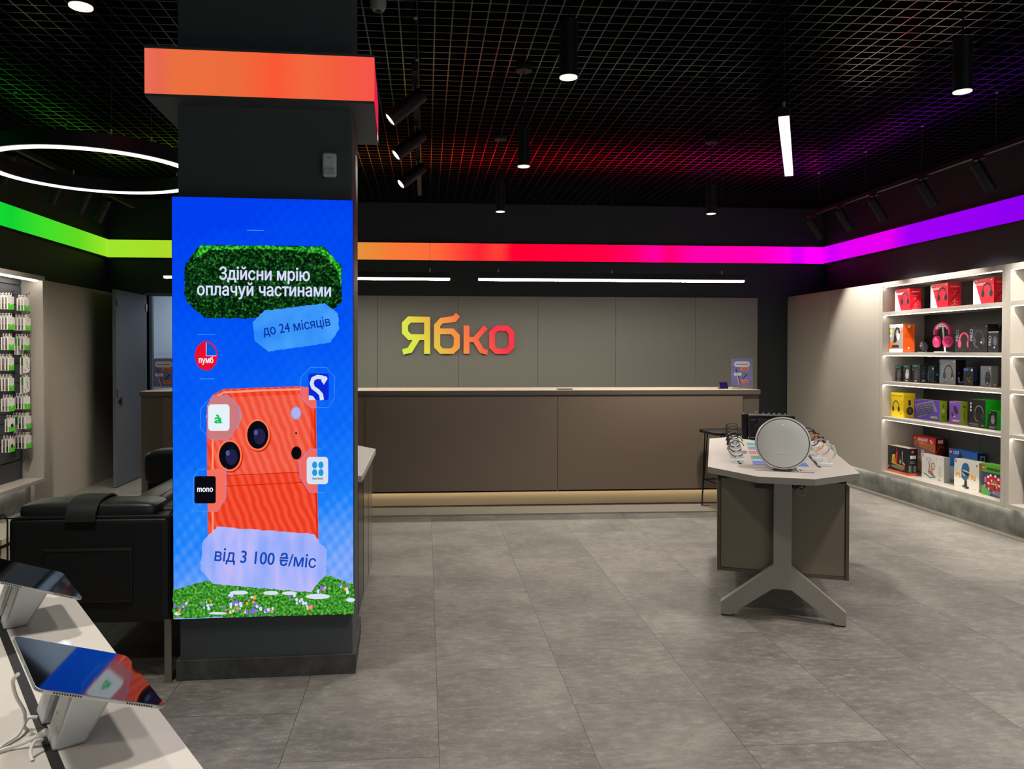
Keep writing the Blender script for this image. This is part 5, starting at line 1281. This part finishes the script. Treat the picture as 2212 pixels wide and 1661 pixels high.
carton('toy_box', 'white toy brick carton with a green plate, second from the left in front', 'toy box', 4.955, 7.262, Z5, .325, .06, .24, 'e2deda', 'c8c4c0', 'e8e4e0', 0, flower)
def city(F):
    F.poly([(0, 0), (1, 0), (1, .5), (0, .42)], 'a8d0ec'); F.poly([(0, .30), (.3, .44), (.55, .40), (.8, .52), (1, .45), (1, 0), (0, 0)], 'd4e4ee')
    brickmark(F, .02, .82, .15, .66); F.text('CITY', .17, .84, .14, 'ffffff', .2, .03)
    F.poly([(.34, .55), (.36, .74), (.48, .74), (.5, .55)], 'd8a858'); F.poly([(.32, .74), (.42, .98), (.52, .74)], '34424e'); F.poly([(.22, .48), (.42, .60), (.62, .48)], '3a444c'); F.rect(.70, .40, .88, .62, 'bcd8e8'); F.circ(.42, .64, .045, 'f0e8d0')
carton('toy_box', 'blue sky toy brick carton standing at the back of the bottom shelf', 'toy box', 5.165, 7.16, Z5, .39, .09, .305, '2a68b8', '173e86', '2f6cba', 0, city, lambda F: (F.rect(.3, .72, .82, .90, 'e4e4e4'), F.rect(.4, .76, .7, .86, '2a2a2a')))
def helm(F):
    brickmark(F, .03, .88, .09, .8); F.text('PIASTRI', .07, .36, .25, 'f0a41e', .80, .035)
    F.poly([(.32, .36), (.30, .66), (.34, .84), (.44, .92), (.56, .9), (.62, .78), (.62, .52), (.54, .34), (.42, .30)], '2d6c9a'); F.poly([(.34, .68), (.62, .62), (.62, .58), (.36, .62)], 'e8e4e0'); F.poly([(.38, .62), (.6, .58), (.58, .46), (.44, .50)], '4a2c20'); F.poly([(.34, .5), (.46, .44), (.46, .48), (.34, .56)], 'dce8f0')
    F.poly([(.42, .10), (.43, .31), (.52, .32), (.54, .10)], '202224'); F.poly([(.32, .08), (.4, .14), (.62, .10), (.6, .03), (.46, .02)], '2a2c2e'); F.circ(.92, .88, .04, 'd8702a'); F.bars(.8, .07, .1, 1, 'a8a49e'); F.bars(.1, .06, .4, 1, 'cac6c0')
carton('toy_box', 'white toy brick carton printed with a blue helmet and orange letters', 'toy box', 4.925, 6.752, Z5, .318, .09, .262, 'e6e1d8', 'e0b068', 'ece8e0', 0, helm, lambda F: F.rect(0, .1, .35, .9, 'e8d8b8'))
def mine(F):
    F.rect(0, 0, 1, .74, '33406e'); F.rect(0, .74, 1, 1, '62b236'); brickmark(F, .03, .80, .15, .78); F.text('MINECRAFT', .22, .81, .12, '1c2a14', .66, .05)
    F.poly([(0, 0), (.36, 0), (.4, .12), (.1, .30), (0, .3)], '58a04a'); F.poly([(.4, .1), (1, .0), (1, .16), (.6, .24)], '7a7a84')
    F.poly([(.22, .26), (.24, .66), (.80, .64), (.82, .22), (.5, .18)], 'b82434')
    for x_, y_ in ((.25, .56), (.36, .62), (.56, .62), (.70, .54), (.27, .36), (.42, .46), (.72, .34), (.60, .28)): F.rect(x_, y_, x_ + .08, y_ + .07, 'e8e2e0')
    F.rect(.46, .36, .66, .52, '9a6a4a'); F.rect(.40, .38, .78, .42, 'd8b08a'); F.rect(.56, .24, .64, .34, '4a3028'); F.rect(.14, .40, .22, .58, 'd86a70')
    for x_, y_, h_ in ((.5, .10, 'a8885a'), (.66, .08, '5a70a8'), (.84, .12, 'd8d0d0'), (.3, .18, 'd8c08a'), (.12, .26, 'c0a080')): F.rect(x_, y_, x_ + .06, y_ + .08, h_)
carton('toy_box', 'green topped toy brick carton at the right end of the bottom shelf', 'toy box', 4.905, 6.375, Z5, .27, .09, .275, '3c7a2c', '3c7a2c', '7cc84a', 0, mine)
t = carton('laptop_box', 'dark flat carton leaning at the back right of the bottom shelf', 'box', 5.19, 6.50, Z5, .36, .03, .36, '2c2c2c', '222224', '4a4a4a', 0, lambda F: F.bars(.1, .97, .8, 1, '6a6a6a', .03, .008))
m = MB(); m.prism([(0, 0), (.14, 0), (.14, .22)], 0, .006, PAPER, Matrix(((0, 0, 1, 0), (-1, 0, 0, 0), (0, 1, 0, 0), (0, 0, 0, 1))))
tag(place(m.build('paper_sheet'), (5.13, 6.19, Z5 + .001), 0), 'white paper triangle standing behind the green topped carton', 'paper')
def rb(F):
    F.rect(0, 0, 1, .17, 'b89a6a'); F.rect(0, .17, 1, .5, '8f948c'); F.rect(0, .5, 1, .96, '23262c'); F.rect(0, .96, 1, 1, 'c0a070'); F.rect(.3, .72, .8, .92, 'c8c8c8'); F.bars(.3, .6, .5, 2, '9a9a9a', .05, .02); F.circ(.6, .32, .08, 'b8bcb4')
carton('speaker_box', 'tall dark and tan carton in the second shelf unit at the right picture edge', 'box', 4.92, 5.905, Z5, .22, .16, .42, '23262c', '23262c', 'c8a66e', 0, rb)

# ================================================================ wall display with hanging packs on the left
WD = thing('slatwall_display', 'lit pale framed slatwall display full of hanging packs on the left wall', 'display', (-3.86, 6.5, .27))
m = MB(); m.box(-3.975, -3.75, 7.728, 7.772, .268, 2.287, GREIGE); m.build('side_panel', WD, True, bevel=.0015)
m = MB(); m.box(-3.975, -3.75, 4.9, 7.728, 2.242, 2.287, GREIGE); tb_ = m.build('top_board', WD, True, bevel=.0015)
m = MB(); m.box(-3.80, -3.78, 4.95, 7.69, 2.2295, 2.2415, L_STRIP); m.build('led_strip', tb_, True)
m = MB(); m.box(-3.975, -3.745, 4.9, 7.728, .268, .305, GREIGE); m.build('bottom_board', WD, True, bevel=.0015)
m = MB(); m.box(-3.89, -3.875, 4.95, 7.70, .258, .2675, MATS['plinth led']); m.build('led_strip', WD, True)
m = MB()
z = .306
while z < 2.235:
    z1 = min(z + .176, 2.24); m.box(-3.975, -3.953, 4.9, 7.727, z, z1, SLAT); m.box(-3.975, -3.964, 4.9, 7.727, z1, z1 + .013, SLATGROOVE); z = z1 + .013
m.build('slat_panel', WD, True)
PG = cm('52c81e'); PGD = cm('2f8a16'); PWH = cm('dad4ce'); PGR = cm('8d857e'); PBR = cm('77604f'); PBK = cm('242222'); PLT = cm('b0a8a2')
def pack_base(h=.118, w=.10):
    m = MB(); m.box(0, .010, -w / 2, w / 2, -h - .03, -.03, PWH); m.box(.003, .006, -.022, .022, -.031, .006, PWH); m.box(.0062, .0066, -.012, .012, -.014, -.004, PBK)
    return m
def pk_rect(m, y0, y1, z0, z1, c, k=1): m.box(.0101, .0101 + .0002 * k, y0, y1, z0, z1, c)
PROTO = {}
def pack_mesh(kind):
    m = pack_base({'D': .162, 'E': .15}.get(kind, .118))
    if kind == 'A':
        m.poly([(.0103, -.05, -.148), (.0103, .05, -.148), (.0103, .05, -.096), (.0103, .015, -.096), (.0103, .0, -.116), (.0103, -.015, -.096), (.0103, -.05, -.096)], PG)
        for k in range(3): pk_rect(m, -.030 + k * .02, -.026 + k * .02, -.142, -.128, PGD, 2)
        pk_rect(m, -.03, .02, -.052, -.048, PLT)
    elif kind == 'P':
        pk_rect(m, -.05, .05, -.148, -.10, PG); m.poly([(.0106, -.02, -.085), (.0106, .012, -.070), (.0106, .030, -.098), (.0106, -.004, -.115)], PBK)
        for k in range(3): pk_rect(m, -.030 + k * .02, -.026 + k * .02, -.142, -.130, PGD, 2)
    elif kind == 'B':
        pk_rect(m, -.044, .044, -.092, -.038, PGR); pk_rect(m, -.044, .044, -.143, -.096, PBR); pk_rect(m, -.02, .03, -.13, -.105, PLT, 2)
    elif kind == 'C':
        pk_rect(m, -.044, .044, -.088, -.038, PLT); pk_rect(m, -.044, .044, -.143, -.092, PGR); m.poly([(.0106, -.02, -.135), (.0106, .02, -.138), (.0106, .026, -.110), (.0106, -.004, -.10)], PBK); pk_rect(m, -.03, -.01, -.12, -.105, PBK, 2)
    elif kind == 'K':
        pk_rect(m, -.044, .044, -.088, -.038, PGR); pk_rect(m, -.044, .044, -.143, -.092, PBK); pk_rect(m, -.01, .02, -.125, -.115, PLT, 2)
    elif kind == 'D':
        pk_rect(m, -.05, .05, -.11, -.032, PGD); pk_rect(m, -.044, .044, -.187, -.115, PLT); pk_rect(m, .0, .01, -.18, -.165, PBK, 2)
    elif kind == 'E':
        m.tube([(.0108, -.02, -.07), (.0108, .015, -.085), (.0108, -.005, -.12), (.0108, .028, -.14)], .0022, PBK, 6); pk_rect(m, -.03, .02, -.055, -.05, PLT); pk_rect(m, -.04, -.03, -.165, -.14, PBK)
    return m
ORD = ('front', 'second', 'third', 'fourth', 'rearmost')
ROWN = ('top', 'second', 'third', 'fourth', 'fifth', 'sixth', 'seventh', 'lowest')
LOOK = {'A': 'white and green pack', 'P': 'white and green pack with black square', 'B': 'grey and brown pack', 'C': 'pale pack with black squiggle', 'K': 'grey and black pack', 'D': 'tall green topped pack', 'E': 'tall white cable pack'}
ROWS = (('CAA', 'BBBA'), ('CCCCA', 'BBBA'), ('DDCA', 'BBA'), ('DE', 'BBBA'), ('DE', 'BBBA'), ('KKAA', 'CCA'), ('KDKBAA', 'KP'), ('KKKKAA', 'BKP'))
HY = (7.575, 7.300)
SHX = {1: (.0, .045), 0: (.0, .0)}
hook0 = None
for r_, row in enumerate(ROWS):
    for c_ in (0, 1):
        zt = 2.112 - .1885 * r_; y = HY[c_]; hz = zt - .022
        lb = 'black wire hook at the %s of the %s row of the slatwall' % (('right end', 'middle')[c_], ROWN[r_])
        if hook0 is None:
            t = thing('display_hook', lb, 'hook', (-3.952, y, hz), 0, 'hooks on the slatwall')
            m = MB(); m.tube([(0, 0, 0), (.125, 0, .002), (.145, 0, .010), (.158, 0, .024)], .0032, BLACK, 8); m.build('wire', t)
            m = MB(); m.box(0, .004, -.02, .02, -.015, .02, BLACK); m.build('plate', t)
            m = MB(); m.box(.118, .124, -.007, .007, -.016, .008, BLACK); m.build('tag_clip', t)
            hook0 = t
        else: dup(hook0, (-3.952, y, hz), 0, lb)
        packs = row[c_]; n = len(packs); far_ = len(packs) > 4 or (r_ in (1, 6, 7) and c_ == 0)
        for k, kind in enumerate(packs):
            x = -3.952 + (.158 if far_ else .128) - .0285 * (n - 1 - k) - .012
            if far_ and k == n - 1: x -= .018
            i = n - 1 - k
            lab = '%s, %s on the %s hook, %s slatwall row' % (LOOK[kind], ('frontmost', 'second', 'third', 'fourth', 'fifth', 'sixth')[i], ('right', 'middle')[c_], ROWN[r_])
            if kind not in PROTO:
                o = pack_mesh(kind).build('hanging_pack'); PROTO[kind] = o
            else:
                o = PROTO[kind].copy(); COL.objects.link(o)
            tag(o, lab, 'pack', 'packs hanging on the slatwall'); place(o, (x, y, hz - .0035), random.uniform(-.06, .06))
